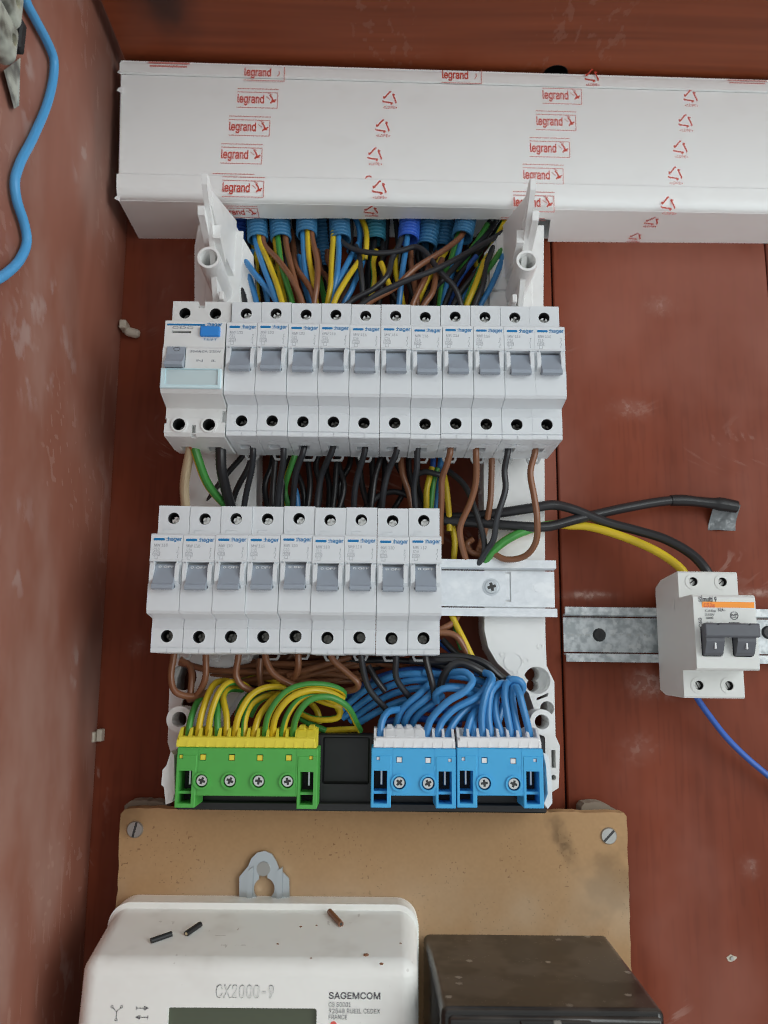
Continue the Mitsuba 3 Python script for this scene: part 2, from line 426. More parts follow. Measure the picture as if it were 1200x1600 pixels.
# the side wall leans a little outwards towards the ceiling
put('side_wall', trimesh.Trimesh(*(lambda c: (c, trimesh.convex.convex_hull(c).faces))(np.array([[x - 0.0122 * (z - 0.0), y, z] for x in (-0.1776, -0.2000) for y in (-0.001, -0.36) for z in (-0.75, 0.43)])), process=False), 'wood_side_m', False)
scene['side_wall'] = mikit.ply(trimesh.convex.convex_hull(np.array([[x - 0.0122 * z, y, z] for x in (-0.1776, -0.2000) for y in (-0.001, -0.36) for z in (-0.75, 0.43)])), 'wood_side_m')
labels['side_wall'] = {'kind': 'structure', 'label': 'scuffed dusty red brown side wall of the cupboard on the left', 'category': 'wall'}
hc_ = at_z(868, 115, 0.4105)
put('ceiling', mesh_of(bx(-0.1755, 0.95, -0.23, -0.001, 0.4105, 0.4300) - m3.Manifold.cylinder(0.012, 0.0085, 0.0085, 28).translate([hc_[0], hc_[1], 0.408])), 'wood_ceiling_m', False, kind='structure', label='red brown wooden top of the cupboard with a dark soot stain', category='ceiling')

put('ceiling__drilled_hole', mesh_of((m3.Manifold.cylinder(0.0092, 0.00846, 0.00846, 28) - m3.Manifold.cylinder(0.0086, 0.0080, 0.0080, 28)).translate([hc_[0], hc_[1], 0.4106])), 'hole_m', 30)  # near-black cup in the hole, painting its shade


# ================================================================== the white cable trunking under the ceiling
tr = thing('cable_trunking', 'white cable trunking wrapped in red printed film under the cupboard top', 'trunking')
TX0, TX1 = -0.1765, 0.42
yf = lambda x: -0.0555 + (x - TX0) * 0.0255                    # its front leans back to the right
zb = lambda x: 0.3048 + (x - TX0) * 0.0085
zt = lambda x: 0.4055 + (x - TX0) * 0.0050


def trunk_map(m):
    """Local box coordinates (x, d = 0 wall .. 1 front, h = 0 bottom .. 1 top) to the place of the trunking."""
    v = np.array(m.vertices); x = v[:, 0]
    x = x + (1 - v[:, 2]) * 0.0050 * np.clip((-0.150 - x) / 0.0265, 0, 1)                 # its left end is cut aslant
    m.vertices = np.stack([x, yf(x) * v[:, 1], zb(x) + (zt(x) - zb(x)) * v[:, 2]], 1); return m


def tbox(x0, x1, d0, d1, h0, h1, c=0.0):
    m = mesh_of(bx(x0, x1, d0 * 0.055, d1 * 0.055, h0 * 0.1, h1 * 0.1, c)); m.vertices = m.vertices / [1, 0.055, 0.1]
    m.faces = m.faces[:, ::-1]
    return trunk_map(m)


pl, pr = at_z(346, 345, 0.3055), at_z(862, 350, 0.3085)
cx0, cx1 = -0.1215, 0.1165                                      # the hand-cut opening for the conduits
# bottom wall with the cut-out, slightly ragged at the front
rag = [(cx0 + (cx1 - cx0) * i / 46, 0.52 + 0.03 * (rng.random() - 0.5) + 0.12 * (i / 46)) for i in range(47)]
bot = Polygon([(TX0 - 0.001, 0), (cx0 - 0.004, 0), (cx0, rag[0][1])] + rag + [(cx1, 0.60), (cx1 + 0.004, 0.0), (TX1, 0), (TX1, 0.9), (TX0 - 0.001, 0.9)])
m = mesh_of(m3.Manifold.extrude(cs(bot), 0.02)); m.faces = m.faces[:, ::-1]; m.faces = m.faces[:, ::-1]
v = np.array(m.vertices); m.vertices = np.stack([v[:, 0], v[:, 1], v[:, 2]], 1); m = trunk_map(m); m.faces = m.faces[:, ::-1]
put(tr + '__bottom_side', m, 'trunk_m', 25)
put(tr + '__top_side', tbox(TX0, TX1, 0, 0.98, 0.982, 1.0), 'trunk_m', 25)
put(tr + '__back_plate', tbox(TX0, TX1, 0.02, 0.05, 0.02, 0.98), 'trunk_m', 25)
# rounded lower lip and upper lip, the lid between them
prof = [(0.86, 0.0), (0.92, 0.004), (0.965, 0.018), (0.99, 0.045), (1.0, 0.08), (1.0, 0.158), (0.96, 0.158), (0.955, 0.06), (0.86, 0.022)]
e = ex_x([(a * 0.055, b * 0.1) for a, b in prof], TX0 - 0.0010, TX1); m = mesh_of(e); m.vertices = m.vertices / [1, 0.055, 0.1]; m.faces = m.faces[:, ::-1]
put(tr + '__lower_lip', trunk_map(m), 'trunk_m', 40)
prof = [(0.90, 1.0), (0.97, 0.995), (1.0, 0.97), (1.0, 0.905), (0.96, 0.905), (0.95, 0.97)]
e = ex_x([(a * 0.055, b * 0.1) for a, b in prof], TX0 - 0.0005, TX1); m = mesh_of(e); m.vertices = m.vertices / [1, 0.055, 0.1]; m.faces = m.faces[:, ::-1]
put(tr + '__upper_lip', trunk_map(m), 'trunk_m', 40)
put(tr + '__lid', tbox(TX0 - 0.0005, TX1, 0.940, 0.972, 0.166, 0.9025, 0.001), 'trunk_m', 25)
# torn film at the cut end
for u0, v0, s in ((187, 112, 0.0016), (187, 140, 0.0020), (183, 309, 0.0018)):
    p = at(u0, v0, -0.0545)
    put(tr + '__torn_film', ex_y([(p[0] - s, p[2] - s * 0.3), (p[0] + s, p[2] - s * 1.4), (p[0] + s, p[2] + s), (p[0] - 0.4 * s, p[2] + s * 0.7)], -0.0545, -0.0541), 'trunk_m', False)

TEX = V3(1, 0.0255, 0.006)
FN = np.cross(TEX, V3(0, 0, 1)); FN /= np.linalg.norm(FN)


def front_pt(u, v, lip=False):
    lid = not lip and 112 + (u - 187) * 0.02 < v < 281 + (u - 187) * 0.02
    return at_plane(u, v, V3(TX0, (-0.0555 * 0.972 if lid else -0.0555) - 0.00025, 0.35), V3(-0.0255, 1, 0))


def logo(pos, ex, up, key=None):
    """the maker's word and its hand in a box, about 27.5 mm wide; pos: the word's lower left corner"""
    put(tr + '__printed_logo', trimesh.util.concatenate([
        text_on('legrand', 0.0062, pos, ex, up, bold=True, width=0.0178),
        strokes([[(0.0225, 0.0000), (0.0240, 0.0022), (0.0252, 0.0022)], [(0.0240, 0.0022), (0.0234, 0.0042), (0.0218, 0.0062)], [(0.0252, 0.0022), (0.0262, 0.0030)],
                 [(0.0236, 0.0012), (0.0256, 0.0014)]], 0.0009, pos, ex, up)]), 'print_red_m', False)
    put(tr + '__printed_frame', strokes([[(0.0000, -0.0036), (0.0272, -0.0036), (0.0272, 0.0080), (0.0000, 0.0080)], [(0.0, 0.0106), (0.0278, 0.0106)],
                                         [(0.0195, 0.0050), (0.0222, 0.0028)], [(0.0205, 0.0078), (0.0235, 0.0062)]], 0.00045, pos, ex, up), 'print_pale_red_m', False)


def recycle(pos, ex, up, s=0.0066):
    tri = [(s * math.cos(a), s * math.sin(a)) for a in (math.pi / 2, math.pi * 7 / 6, -math.pi / 6)]
    L = []
    for k in range(3):
        a, b = np.array(tri[k]), np.array(tri[(k + 1) % 3]); c = np.array(tri[k - 1])
        L.append([tuple(a + (c - a) * 0.16), tuple(a + (c - a) * 0.08 + (b - a) * 0.08), tuple(a + (b - a) * 0.66)])
        L.append([tuple(a + (b - a) * 0.56 + (b - a)[::-1] * V3(1, -1, 0)[:2] * 0.1), tuple(a + (b - a) * 0.68)])
    put(tr + '__recycling_mark', trimesh.util.concatenate([strokes(L, 0.0009, pos, ex, up), text_on('<LDPE>', 0.0019, np.array(pos) - np.array(up) * 0.0076 - np.array(ex) * 0.0046, ex, up, width=0.0094)]), 'print_red_m', False)


for u, v in ((370, 160), (357, 203.5), (344.5, 247), (847, 154), (837.5, 195), (827.5, 237), (817, 279)):
    logo(front_pt(u, v), TEX, V3(0, 0, 1))
for u, v in ((346.5, 299), (802, 322)):
    logo(front_pt(u, v, True), TEX, V3(0, 0, 1))
for u, v in ((381, 118), (690, 122)):                            # the film fold cuts these
    p = front_pt(u, v, True)
    put(tr + '__printed_logo', text_on('legrand', 0.0058, p, TEX, (0, 0, 1), bold=True, width=0.0178), 'print_red_m', False)
    put(tr + '__printed_frame', strokes([[(0.0, -0.0034), (0.0272, -0.0034), (0.0272, 0.0072)], [(0.0225, 0.0), (0.024, 0.0022), (0.0234, 0.0042)]], 0.0005, p, TEX), 'print_pale_red_m', False)
put(tr + '__printed_frame', strokes([[(0, 0), (0.0275, 0)]], 0.0005, front_pt(332, 271), TEX), 'print_pale_red_m', False)
put(tr + '__printed_frame', strokes([[(0, 0), (0.0275, 0)], [(0.001, -0.002), (0.026, -0.002)]], 0.0006, front_pt(1137, 125, True), TEX), 'print_pale_red_m', False)
put(tr + '__printed_frame', strokes([[(0, 0), (0.0275, 0)], [(0.001, -0.0025), (0.026, -0.0025)]], 0.0012, front_pt(232, 97.5, True), TEX), 'print_pale_red_m', False)
for u, v in ((609, 154), (598, 198), (586, 242), (1079, 151), (1071, 190), (1063, 231), (1055, 272)):
    recycle(front_pt(u, v), TEX, V3(0, 0, 1))
for u, v in ((593, 294), (925, 119), (1044, 319)):
    recycle(front_pt(u, v, True), TEX, V3(0, 0, 1))
put(tr + '__recycling_mark', strokes([[(0, 0), (0.001, 0.0015), (0.0025, 0.002), (0.004, 0.001)]], 0.0008, front_pt(571, 279), TEX), 'print_red_m', False)
# on the underside
UEX, UUP = V3(1, 0.0255, 0.0085), V3(0, -1, 0)
U0, UN = V3(TX0, 0, 0.3048 - 0.00025), V3(-0.0085, 0, 1)
logo(at_plane(341, 334.5, U0, UN), UEX, UUP)
for u, v, s in ((580, 329, 0.0066), (1019, 346, 0.0066), (993, 370, 0.006)):
    recycle(at_plane(u, v, U0, UN), UEX, UUP, s)
put(tr + '__printed_frame', strokes([[(0, 0), (0.030, 0)], [(0, -0.0022), (0.031, -0.0022)]], 0.0005, at_plane(783, 340, U0, UN), UEX, UUP), 'print_pale_red_m', False)


# ================================================================== wires and conduits
WIRES = {'brown': ('brown_wire_m', 0.00195), 'black': ('black_wire_m', 0.0019), 'grey': ('grey_wire_m', 0.0019), 'blue': ('blue_wire_m', 0.00195), 'navy': ('deep_blue_m', 0.0018),
         'earth': ('earth_m', 0.0019)}


def smooth01(t): t = np.clip(t, 0, 1); return t * t * (3 - 2 * t)


def path(s, back=0):
    """'u,v,d ...': pixels of the photograph with the depth d in mm in front of the wall."""
    f = lambda u, v, d: at(u, v, -(d - back * float(np.clip((430 - v) / 55, 0, 1))) / 1000)
    return [f(*[float(x) for x in q.split(',')]) for q in s.split()]


def wire(color, pts, label, group=None, r=None, twist=None, turns=0.0, key=None, m=None, cat='wire'):
    mm, rr = WIRES[color]
    c = spline(path(pts) if isinstance(pts, str) else pts)
    n = len(c); c = c + (meshkit.noise(np.stack([np.arange(n) * 0.11, np.full(n, len(scene) * 1.7), np.zeros(n)], 1))[:, None] - 0.5) * V3(0.0016, 0.0010, 0.0010)
    mesh, uv = sweep(c, r or rr, 12, rng.random() if twist is None else twist, turns)
    name = key or {'earth': 'green_yellow_wire', 'navy': 'blue_wire', 'grey': 'black_wire'}.get(color, color + '_wire')
    k = put(name, mesh, m or mm, True, uv, label=label, category=cat)
    if group: labels[k]['group'] = group
    return k


def conduit(u0, v0, u1, v1, d0, d1, m, label, r=0.0074, bend=0.0):
    d0, d1 = d0 - 12, d1 - 12
    a, b = at(u0, v0, -d0 / 1000), at(u1, v1, -d1 / 1000)
    a = a + (a - b) / np.linalg.norm(a - b) * 0.030
    mid = (a + b) / 2 + V3(bend, 0.001, 0)
    c = spline([a, mid, b], 0.00029)
    s = np.r_[0, np.cumsum(np.linalg.norm(np.diff(c, axis=0), axis=1))]
    rr = r * (1.0 - 0.20 * (0.5 - 0.5 * np.cos(s / 0.0029 * 2 * np.pi)) ** 2.2)
    t = np.gradient(c, axis=0); t /= np.linalg.norm(t, axis=1, keepdims=True)
    # outside down, then back up inside: an open pipe with a wall
    outer, inner = c, c[::-1][::4]
    cc = np.vstack([outer, c[-1:] + t[-1:] * 0.0002, inner]); R = np.r_[rr, r * 0.90, np.full(len(inner), r * 0.82)]
    n = len(cc); A = np.cross(t[len(t) // 2], [0, 1.0, 0]); A /= np.linalg.norm(A); B = np.cross(t[len(t) // 2], A)
    S = 26; ang = np.arange(S) * 2 * np.pi / S
    v = cc[:, None] + R[:, None, None] * (np.cos(ang)[None, :, None] * A + np.sin(ang)[None, :, None] * B)
    i, j = np.meshgrid(np.arange(n - 1), np.arange(S), indexing='ij')
    q = np.stack([i * S + j, i * S + (j + 1) % S, (i + 1) * S + (j + 1) % S, (i + 1) * S + j], -1).reshape(-1, 4)
    put('corrugated_conduit', trimesh.Trimesh(v.reshape(-1, 3), np.vstack([q[:, [0, 1, 2]], q[:, [0, 2, 3]]]), process=False), m, 50, label=label, category='conduit')


for a in (
    (352, 335, 362, 376, 26, 24, 'conduit_royal_m', 'dark blue corrugated conduit end half hidden by the left bracket'),
    (374, 338, 377, 388, 18, 16, 'conduit_royal_m', 'dark blue corrugated conduit behind the first open conduit on the left'),
    (401, 337, 403, 375, 30, 33, 'conduit_blue_m', 'blue corrugated conduit feeding a blue, a yellow and a brown wire at left'),
    (436, 337, 439, 375, 30, 33, 'conduit_blue_m', 'blue corrugated conduit with a bright green wire hanging out'),
    (479, 336, 479, 368, 31, 35, 'conduit_blue_m', 'blue corrugated conduit feeding straight blue, yellow and brown wires'),
    (504, 340, 507, 420, 17, 16, 'conduit_blue_m', 'longest corrugated conduit, reaching lower than its neighbours'),
    (530, 338, 532, 375, 30, 33, 'conduit_blue_m', 'blue corrugated conduit right of the longest one, dark cable at its mouth'),
    (587, 341, 587, 377, 24, 25, 'conduit_teal_m', 'teal corrugated conduit in the middle of the row'),
    (641, 343, 638, 375, 31, 35, 'conduit_royal_m', 'bright royal blue corrugated conduit right of the middle'),
    (673, 343, 666, 386, 27, 29, 'conduit_blue_m', 'blue corrugated conduit touching the royal blue one'),
    (698, 345, 691, 388, 19, 19, 'conduit_blue_m', 'narrow looking blue conduit squeezed behind its neighbours on the right'),
    (728, 343, 722, 371, 32, 36, 'conduit_blue_m', 'rightmost blue corrugated conduit with a brown wire leaving its mouth'),
):
    conduit(*a)

ORD = ('first', 'second', 'third', 'fourth', 'fifth', 'sixth', 'seventh', 'eighth', 'ninth', 'tenth', 'eleventh', 'twelfth', 'thirteenth', 'fourteenth', 'fifteenth', 'sixteenth')
TOPW = [
    ('blue', '397,358,33 399,376,34 413,420,38 434,474,40 440,510,36', 'blue wire slanting down from the first open conduit'),
    ('earth', '404,358,35 405,378,36 423,420,40 443,474,42 450,510,38', 'yellow wire slanting down from the first open conduit'),
    ('brown', '409,360,34 411,381,36 438,411,43 459,442,44 472,475,42 476,510,38', 'brown wire crossing over from the first open conduit'),
    ('blue', '358,356,27 367,380,28 399,428,35 432,472,36 440,505,33', 'long blue wire crossing from the far left under the trunking'),
    ('blue', '377,372,20 380,388,22 390,428,28 402,472,30 408,505,28', 'steep blue wire next to the two black ones at far left'),
    ('black', '362,372,22 366,396,23 371,424,26 383,474,30 388,505,30', 'left one of the two black wires beside the left bracket'),
    ('black', '368,380,22 373,400,22 381,434,25 397,470,28 404,505,28', 'right one of the two black wires beside the left bracket'),
    ('earth', '396,372,18 398,400,18 400,440,18 402,470,18', 'short green yellow wire half hidden behind the first conduit'),
    ('earth', '432,358,33 434,378,35 440,420,38 457,474,38 462,505,36', 'bright green wire from the second open conduit', 0.25),
    ('earth', '429,362,31 431,382,31 435,413,32 444,466,33 448,505,33', 'thin pale green wire behind the bright green one', 0.6),
    ('grey', '441,360,31 443,380,30 447,412,28 452,440,26', 'dark wire in the mouth of the second open conduit'),
    ('brown', '444,358,34 446,378,35 454,413,38 463,447,38 469,474,36 471,505,34', 'brown wire from the second open conduit'),
    ('brown', '456,360,22 460,392,24 464,417,32 488,455,40 494,478,40 496,505,36', 'brown wire coming from behind between two conduits'),
    ('blue', '468,400,20 473,430,22 484,474,26 488,505,26', 'dark blue wire deep behind the brown ones'),
    ('blue', '473,352,34 474,370,36 476,413,36 482,447,34 488,480,32', 'straight blue wire from the third open conduit'),
    ('earth', '480,352,36 481,370,38 485,413,38 490,447,36 494,480,34', 'straight yellow wire from the third open conduit'),
    ('brown', '486,352,36 487,370,38 496,413,42 495,447,43 490,476,42 488,505,38', 'brown wire hanging from the third open conduit'),
    ('brown', '500,405,18 502,421,20 515,438,28 517,463,30 511,478,30 508,505,28', 'brown wire curling out of the longest conduit'),
    ('earth', '498,410,16 500,434,20 507,468,24 510,500,24', 'olive wire beside the brown curl of the longest conduit'),
    ('earth', '522,360,34 521,381,36 516,447,38 512,478,36', 'orange yellow wire hanging straight from the conduit right of the longest'),
    ('blue', '529,360,35 529,381,36 525,430,37 519,462,36 514,490,34', 'blue wire beside the orange yellow one'),
    ('blue', '560,380,26 551,397,30 534,430,35 522,457,36 516,490,34', 'blue wire sweeping down to the left in the middle'),
    ('earth', '572,392,26 559,411,34 538,442,40 521,474,42 515,505,38', 'yellow wire curving down to the left in the middle'),
    ('blue', '566,405,22 561,426,26 551,451,30 538,474,32 530,505,30', 'dark blue wire below the curving yellow one'),
    ('earth', '560,335,26 567,346,28 573,363,30 573,388,30 570,405,26', 'yellow wire hanging beside the teal conduit'),
    ('blue', '552,336,24 558,348,25 562,364,26 561,390,24', 'blue wire hanging left of the teal conduit'),
    ('grey', '530,374,34 545,386,38 560,392,40 592,396,41 621,393,42 648,386,44 660,391,45 682,418,46 712,450,44 721,478,42 724,505,38', 'black wire looping over in the middle and down to the right'),
    ('grey', '557,384,30 562,396,33 565,424,34 567,455,34 568,500,32', 'black wire hanging straight in the middle'),
    ('blue', '637,358,35 635,378,37 629,417,38 626,443,37 622,490,34', 'pale blue wire from the royal blue conduit'),
    ('grey', '632,358,34 622,384,37 612,404,40 604,432,41 582,452,42 552,468,42 520,495,40', 'grey black wire sweeping left out of the royal blue conduit'),
    ('earth', '619,390,30 617,410,32 618,430,33 624,450,34 632,490,32', 'yellow wire beside the pale blue one'),
    ('earth', '596,411,36 601,424,38 606,440,40 613,455,41', 'short yellow wire end sticking up, cut off'),
    ('brown', '640,388,26 642,404,30 647,438,36 652,475,38 655,505,36', 'brown wire left of the crossing in the middle'),
    ('brown', '727,357,35 719,371,39 699,388,44 647,421,47 614,451,47 577,474,46 560,500,42', 'long brown wire crossing from the rightmost conduit to the left'),
    ('earth', '719,360,34 711,382,34 704,404,32 690,440,30 684,490,30', 'olive wire below the rightmost conduit'),
    ('blue', '725,360,34 720,380,34 714,402,32 700,440,30 690,490,30', 'short blue wire below the rightmost conduit'),
    ('brown', '672,415,38 664,436,40 652,460,42 645,478,42 640,505,38', 'orange brown wire bending left behind the upper breakers'),
    ('brown', '692,405,36 682,428,40 676,458,42 664,476,42 652,505,38', 'brown wire right of the orange brown bend'),
    ('earth', '698,390,30 690,402,34 676,424,37 664,446,38 650,480,34', 'tan yellow wire in the right tangle'),
    ('grey', '806,354,34 788,362,38 755,381,46 681,421,50 632,440,50 585,463,48 545,492,44', 'long black wire running from far right across the tangle'),
    ('grey', '777,342,26 764,362,28 733,395,32 700,428,36 668,465,38 655,500,36', 'dark wire second from the top in the right tangle'),
    ('black', '786,346,22 764,376,24 736,406,28 706,446,32 690,490,32', 'black wire in the middle of the right tangle'),
    ('black', '766,346,20 748,372,22 720,408,24 690,440,26 676,490,26', 'black wire deep in the right tangle'),
    ('black', '800,366,30 768,398,34 738,432,36 712,468,36 700,500,34', 'black wire under the green one at right'),
    ('grey', '770,386,38 766,396,40 757,420,42 755,446,42 744,475,40 738,505,36', 'dark wire with a pale nick at right'),
    ('earth', '792,338,34 787,349,36 777,368,37 765,392,36 750,420,32', 'yellow wire coming out under the trunking at far right', 0.9),
    ('earth', '800,362,36 790,378,38 772,408,38 748,440,36 732,478,36 726,505,32', 'green wire falling from the right bracket', 0.3),
    ('earth', '762,350,28 748,374,30 734,395,30 716,425,28', 'teal green wire under the rightmost conduit', 0.3),
    ('blue', '800,352,28 795,376,32 787,397,36 765,453,38 750,480,36 744,505,34', 'blue wire nearest the right bracket'),
    ('earth', '757,408,40 752,421,42 738,456,42 728,480,40 722,505,36', 'bright yellow wire low in the right tangle', 0.8),
    ('earth', '750,415,36 744,430,36 727,474,36 720,505,32', 'green wire beside the bright yellow one', 0.28),
    ('blue', '748,420,30 738,434,32 720,472,32 712,500,30', 'dark blue wire low in the right tangle'),
    ('navy', '744,400,26 716,440,26 700,480,26', 'navy wire at the back of the right tangle'),
    ('black', '600,372,22 598,400,22 596,440,22 590,490,22', 'black wire hanging under the teal conduit'),
    ('black', '660,386,24 664,410,24 668,450,24 670,490,24', 'black wire hanging from the conduit touching the royal blue one'),
    ('black', '585,376,24 582,400,22 578,440,20 575,490,20', 'black wire left under the teal conduit'),
    ('black', '700,390,18 690,430,18 680,490,18', 'black wire at the very back right of the middle'),
    ('black', '640,380,18 645,430,18 640,490,18', 'black wire behind the pale blue one'),
]
for i in range(14):  # black wires added to darken the space behind the tangle
    u = 384 + i * 27 + rng.normal(0, 5)
    TOPW.append(('black', f'{u + rng.normal(0, 9):.0f},340,{8 + 5 * rng.random():.0f} {u:.0f},400,{8 + 5 * rng.random():.0f} {u + rng.normal(0, 14):.0f},450,12 {u + rng.normal(0, 18):.0f},505,14', f'{ORD[i]} from the left of added dark wires at the very back of the upper tangle'))
for i in range(12):
    u = 400 + i * 31 + rng.normal(0, 6); col, nm = (('blue', 'blue'), ('brown', 'brown'), ('black', 'black'), ('earth', 'yellow'))[(i * 3 + i // 4) % 4]; d = 15 + 8 * rng.random()
    TOPW.append((col, f'{u + rng.normal(0, 6):.0f},392,{d + 1:.0f} {u + rng.normal(0, 8):.0f},412,{d + 3:.0f} {u + rng.normal(0, 12):.0f},440,{d + 3:.0f} {u + rng.normal(0, 20):.0f},505,{d:.0f}', f'{nm} wire half hidden in the upper tangle, {ORD[i]} from the left of such wires'))
for a in TOPW:
    tw = a[3] if len(a) > 3 else (0.75 if 'yellow' in a[2] else 0.25) + rng.normal(0, 0.08)
    wire(a[0], path(a[1], 0 if ' back ' in a[2] else 12), a[2], 'added dark wires at the very back of the upper tangle' if 'at the very back of' in a[2] else None, twist=tw)

MIDW = [
    ('black', '346,692,66 346,704,66 347,732,62 353,760,52 363,792,40 370,815,34', 'thick black cable from the residual current switch', 0.0032),
    ('black', '386,700,30 378,713,30 353,742,30 320,788,28 308,805,26', 'black wire running down to the left between the rows'),
    ('grey', '395,694,62 395,704,62 393,728,56 384,770,44 380,795,38', 'black wire from the first upper breaker going straight down'),
    ('black', '396,706,44 390,728,42 371,766,36 360,800,32', 'black wire branching left below the first upper breaker'),
    ('grey', '443,694,62 443,704,62 443,721,58 437,763,46 433,800,38', 'dark wire with bright ferrule below the second upper breaker'),
    ('black', '433,708,40 431,722,40 427,770,36 425,800,34', 'dark wire behind the bright ferrule one'),
    ('black', '450,706,40 444,740,38 440,800,34', 'black wire between the second and third upper breakers'),
    ('earth', '464,702,44 460,714,44 449,748,38 446,765,34 452,800,32', 'yellow wire between the rows at left', None),
    ('grey', '477,692,62 474,706,62 463,738,52 459,770,42 455,800,36', 'dark wire leaning left below the third upper breaker'),
    ('blue', '459,765,30 462,777,30 465,805,28', 'short teal wire just above the lower row'),
    ('grey', '520,694,62 517,706,60 501,742,46 497,770,40 496,800,36', 'dark wire below the fourth upper breaker'),
    ('grey', '570,694,64 569,707,62 561,740,50 555,770,44 552,800,38', 'dark wire below the fifth upper breaker'),
    ('black', '596,706,36 592,722,36 584,750,34 578,800,32', 'black wire between fifth and sixth upper breakers'),
    ('grey', '619,694,64 618,707,62 608,736,52 601,768,46 598,800,38', 'dark wire with ferrule below the sixth upper breaker'),
    ('brown', '627,708,36 627,722,36 629,742,36 638,770,34 644,800,32', 'dim brown wire between the rows right of the middle'),
    ('grey', '653,694,64 652,707,62 652,730,56 648,760,46 650,800,38', 'dark wire below the seventh upper breaker'),
    ('navy', '678,700,30 677,730,30 675,765,30 674,805,28', 'left one of two blue wires between the rows'),
    ('blue', '689,716,30 686,740,30 684,770,30 680,805,28', 'right one of two blue wires between the rows'),
    ('earth', '676,730,36 672,746,37 667,766,37 666,800,34', 'yellow wire in front of the two blue ones', 0.75),
    ('earth', '683,732,34 677,750,34 671,800,32', 'green black wire beside the yellow one between the rows', 0.2),
    ('black', '650,742,40 664,737,42 680,741,42 694,744,40', 'black cable tie round the blue wires'),
    ('brown', '705,694,66 704,708,66 699,726,62 692,748,55 691,773,50 689,805,42 688,850,36', 'brown wire nearest the lower row, from the eighth upper breaker'),
    ('earth', '694,742,36 697,758,38 700,798,36 702,830,34', 'orange yellow wire beside the nearest brown one', 0.8),
    ('earth', '702,806,30 706,826,30 710,848,30 708,880,28', 'olive yellow wire below the thick cable', 0.75),
    ('brown', '744,694,66 744,708,66 742,754,58 734,788,52 720,825,46 722,851,42 728,874,36', 'kinked brown wire second from the lower row'),
    ('brown', '768,704,44 768,718,44 767,753,42 765,790,40 757,836,34 745,866,30', 'shadowed brown wire behind the black one at right'),
    ('grey', '793,694,66 792,708,66 788,735,62 790,763,60 778,808,56 772,842,50 757,864,42 745,885,36', 'black wire with ferrule hooking left above the rail'),
    ('brown', '837,694,66 836,708,66 830,735,64 836,775,64 840,808,62 838,845,56 820,869,48 790,874,42 768,862,38 750,852,34', 'big brown loop below the rightmost upper breaker'),
    ('black', '694,732,34 706,740,36 725,757,40 744,800,46 757,846,44 754,880,36', 'black wire running diagonally to the rail'),
    ('brown', '740,842,30 730,850,30 735,862,32 760,870,30', 'dark brown wire stub above the rail'),
    ('black', '528,700,26 524,740,26 520,800,26', 'black wire deep behind the fourth upper breaker'),
    ('black', '640,775,30 615,768,30 590,776,30 570,800,30', 'black wire lying across behind the lower row'),
    ('brown', '304,690,18 304,740,18 303,800,18', 'dark brown wire behind the cream cable'),
    ('brown', '309,690,18 310,740,18 308,800,18', 'dark brown wire right behind the cream cable'),
]
for i in range(14):  # extra black wires that thicken and darken the deep gap
    u = 425 + i * 17.5 + rng.normal(0, 4); d = 12 + 16 * rng.random()
    MIDW.append(('black', f'{u + rng.normal(0, 9):.0f},690,{d:.0f} {u:.0f},725,{d:.0f} {u + rng.normal(0, 10):.0f},760,{d:.0f} {u + rng.normal(0, 16):.0f},815,{d:.0f}', f'{ORD[i]} from the left of the black wires deep in the gap between the rows'))
for a in MIDW:
    e = a[0] == 'earth'
    wire(a[0], a[1], a[2], r=a[3] if (len(a) > 3 and not e) else None, twist=a[3] if (len(a) > 3 and e) else None, turns=3.0 if e and a[3] is None else 0.0)
c = spline(path('298,690,64 297,706,63 291,735,56 288,760,48 290,795,38')); mesh, uv = sweep(c, 0.0029)
put('cream_cable', mesh, 'cream_m', True, label='cream coloured cable below the residual current switch', category='cable')
gk = thing('earth_cable', 'green earth cable with bare copper end at the residual current switch', 'cable')
mesh, uv = sweep(spline(path('304,700,66 309,716,64 324,755,54 351,788,40 372,806,34')), 0.0027, twist=0.34)
put(gk + '__sheath', mesh, 'earth_m', True, uv)
for i, (du, dd) in enumerate(((0, 0), (3, 1), (-3, 2), (5, 0), (-6, 1))):
    mesh, uv = sweep(spline(path(f'{300 + du},{694 + i % 2},{65 + dd} {301 + du * 0.6},700,{66 + dd} {306 + du * 0.3},708,65')), 0.0006, 6)
    put(gk + '__copper_strand', mesh, 'copper_m', True)

# thick cables to the two-pole breaker on the right
c = spline(path('640,812,26 690,809,28 735,807,32 790,800,38 836,793,40 863,789,38 890,794,32 950,817,26 995,829,26 1040,843,30 1083,868,36 1104,892,40 1110,905,40'))
mesh, uv = sweep(c, 0.0031)
put('black_cable', mesh, 'black_wire_m', True, label='thick black cable bending down into the top of the two pole breaker', category='cable')
tk = thing('black_cable', 'thick black cable with its end wrapped in black tape on the wall', 'cable')
c = spline(path('640,812,34 690,813,34 735,816,36 808,822,38 854,823,36 898,812,30 980,793,20 1052,782,12 1100,784,9 1140,790,8'))
mesh, uv = sweep(c, 0.0031); put(tk + '__sheath', mesh, 'black_wire_m', True)
c = spline(path('1048,782,12.5 1070,782,11 1100,785,9.5 1128,788,8.5 1151,792,8'), 0.001)
mesh, uv = sweep(c, 0.0036 + 0.0002 * np.sin(np.arange(len(c)) * 0.23) + 0.0007 * smooth01((np.arange(len(c)) / len(c) - 0.62) / 0.1)); put(tk + '__tape_wrap', mesh, 'black_m', True)
corner = [at(u, v, -0.0012) for u, v in ((1109, 796), (1151, 792), (1150, 829), (1107, 828))]
g = np.array([[corner[0] * (1 - a) * (1 - b) + corner[1] * a * (1 - b) + corner[2] * a * b + corner[3] * (1 - a) * b + V3(0, -0.006 * (1 - b) ** 3 - 0.0012 * math.sin(a * 7 + b * 5), 0) for a in np.linspace(0, 1, 9)] for b in np.linspace(0, 1, 9)])
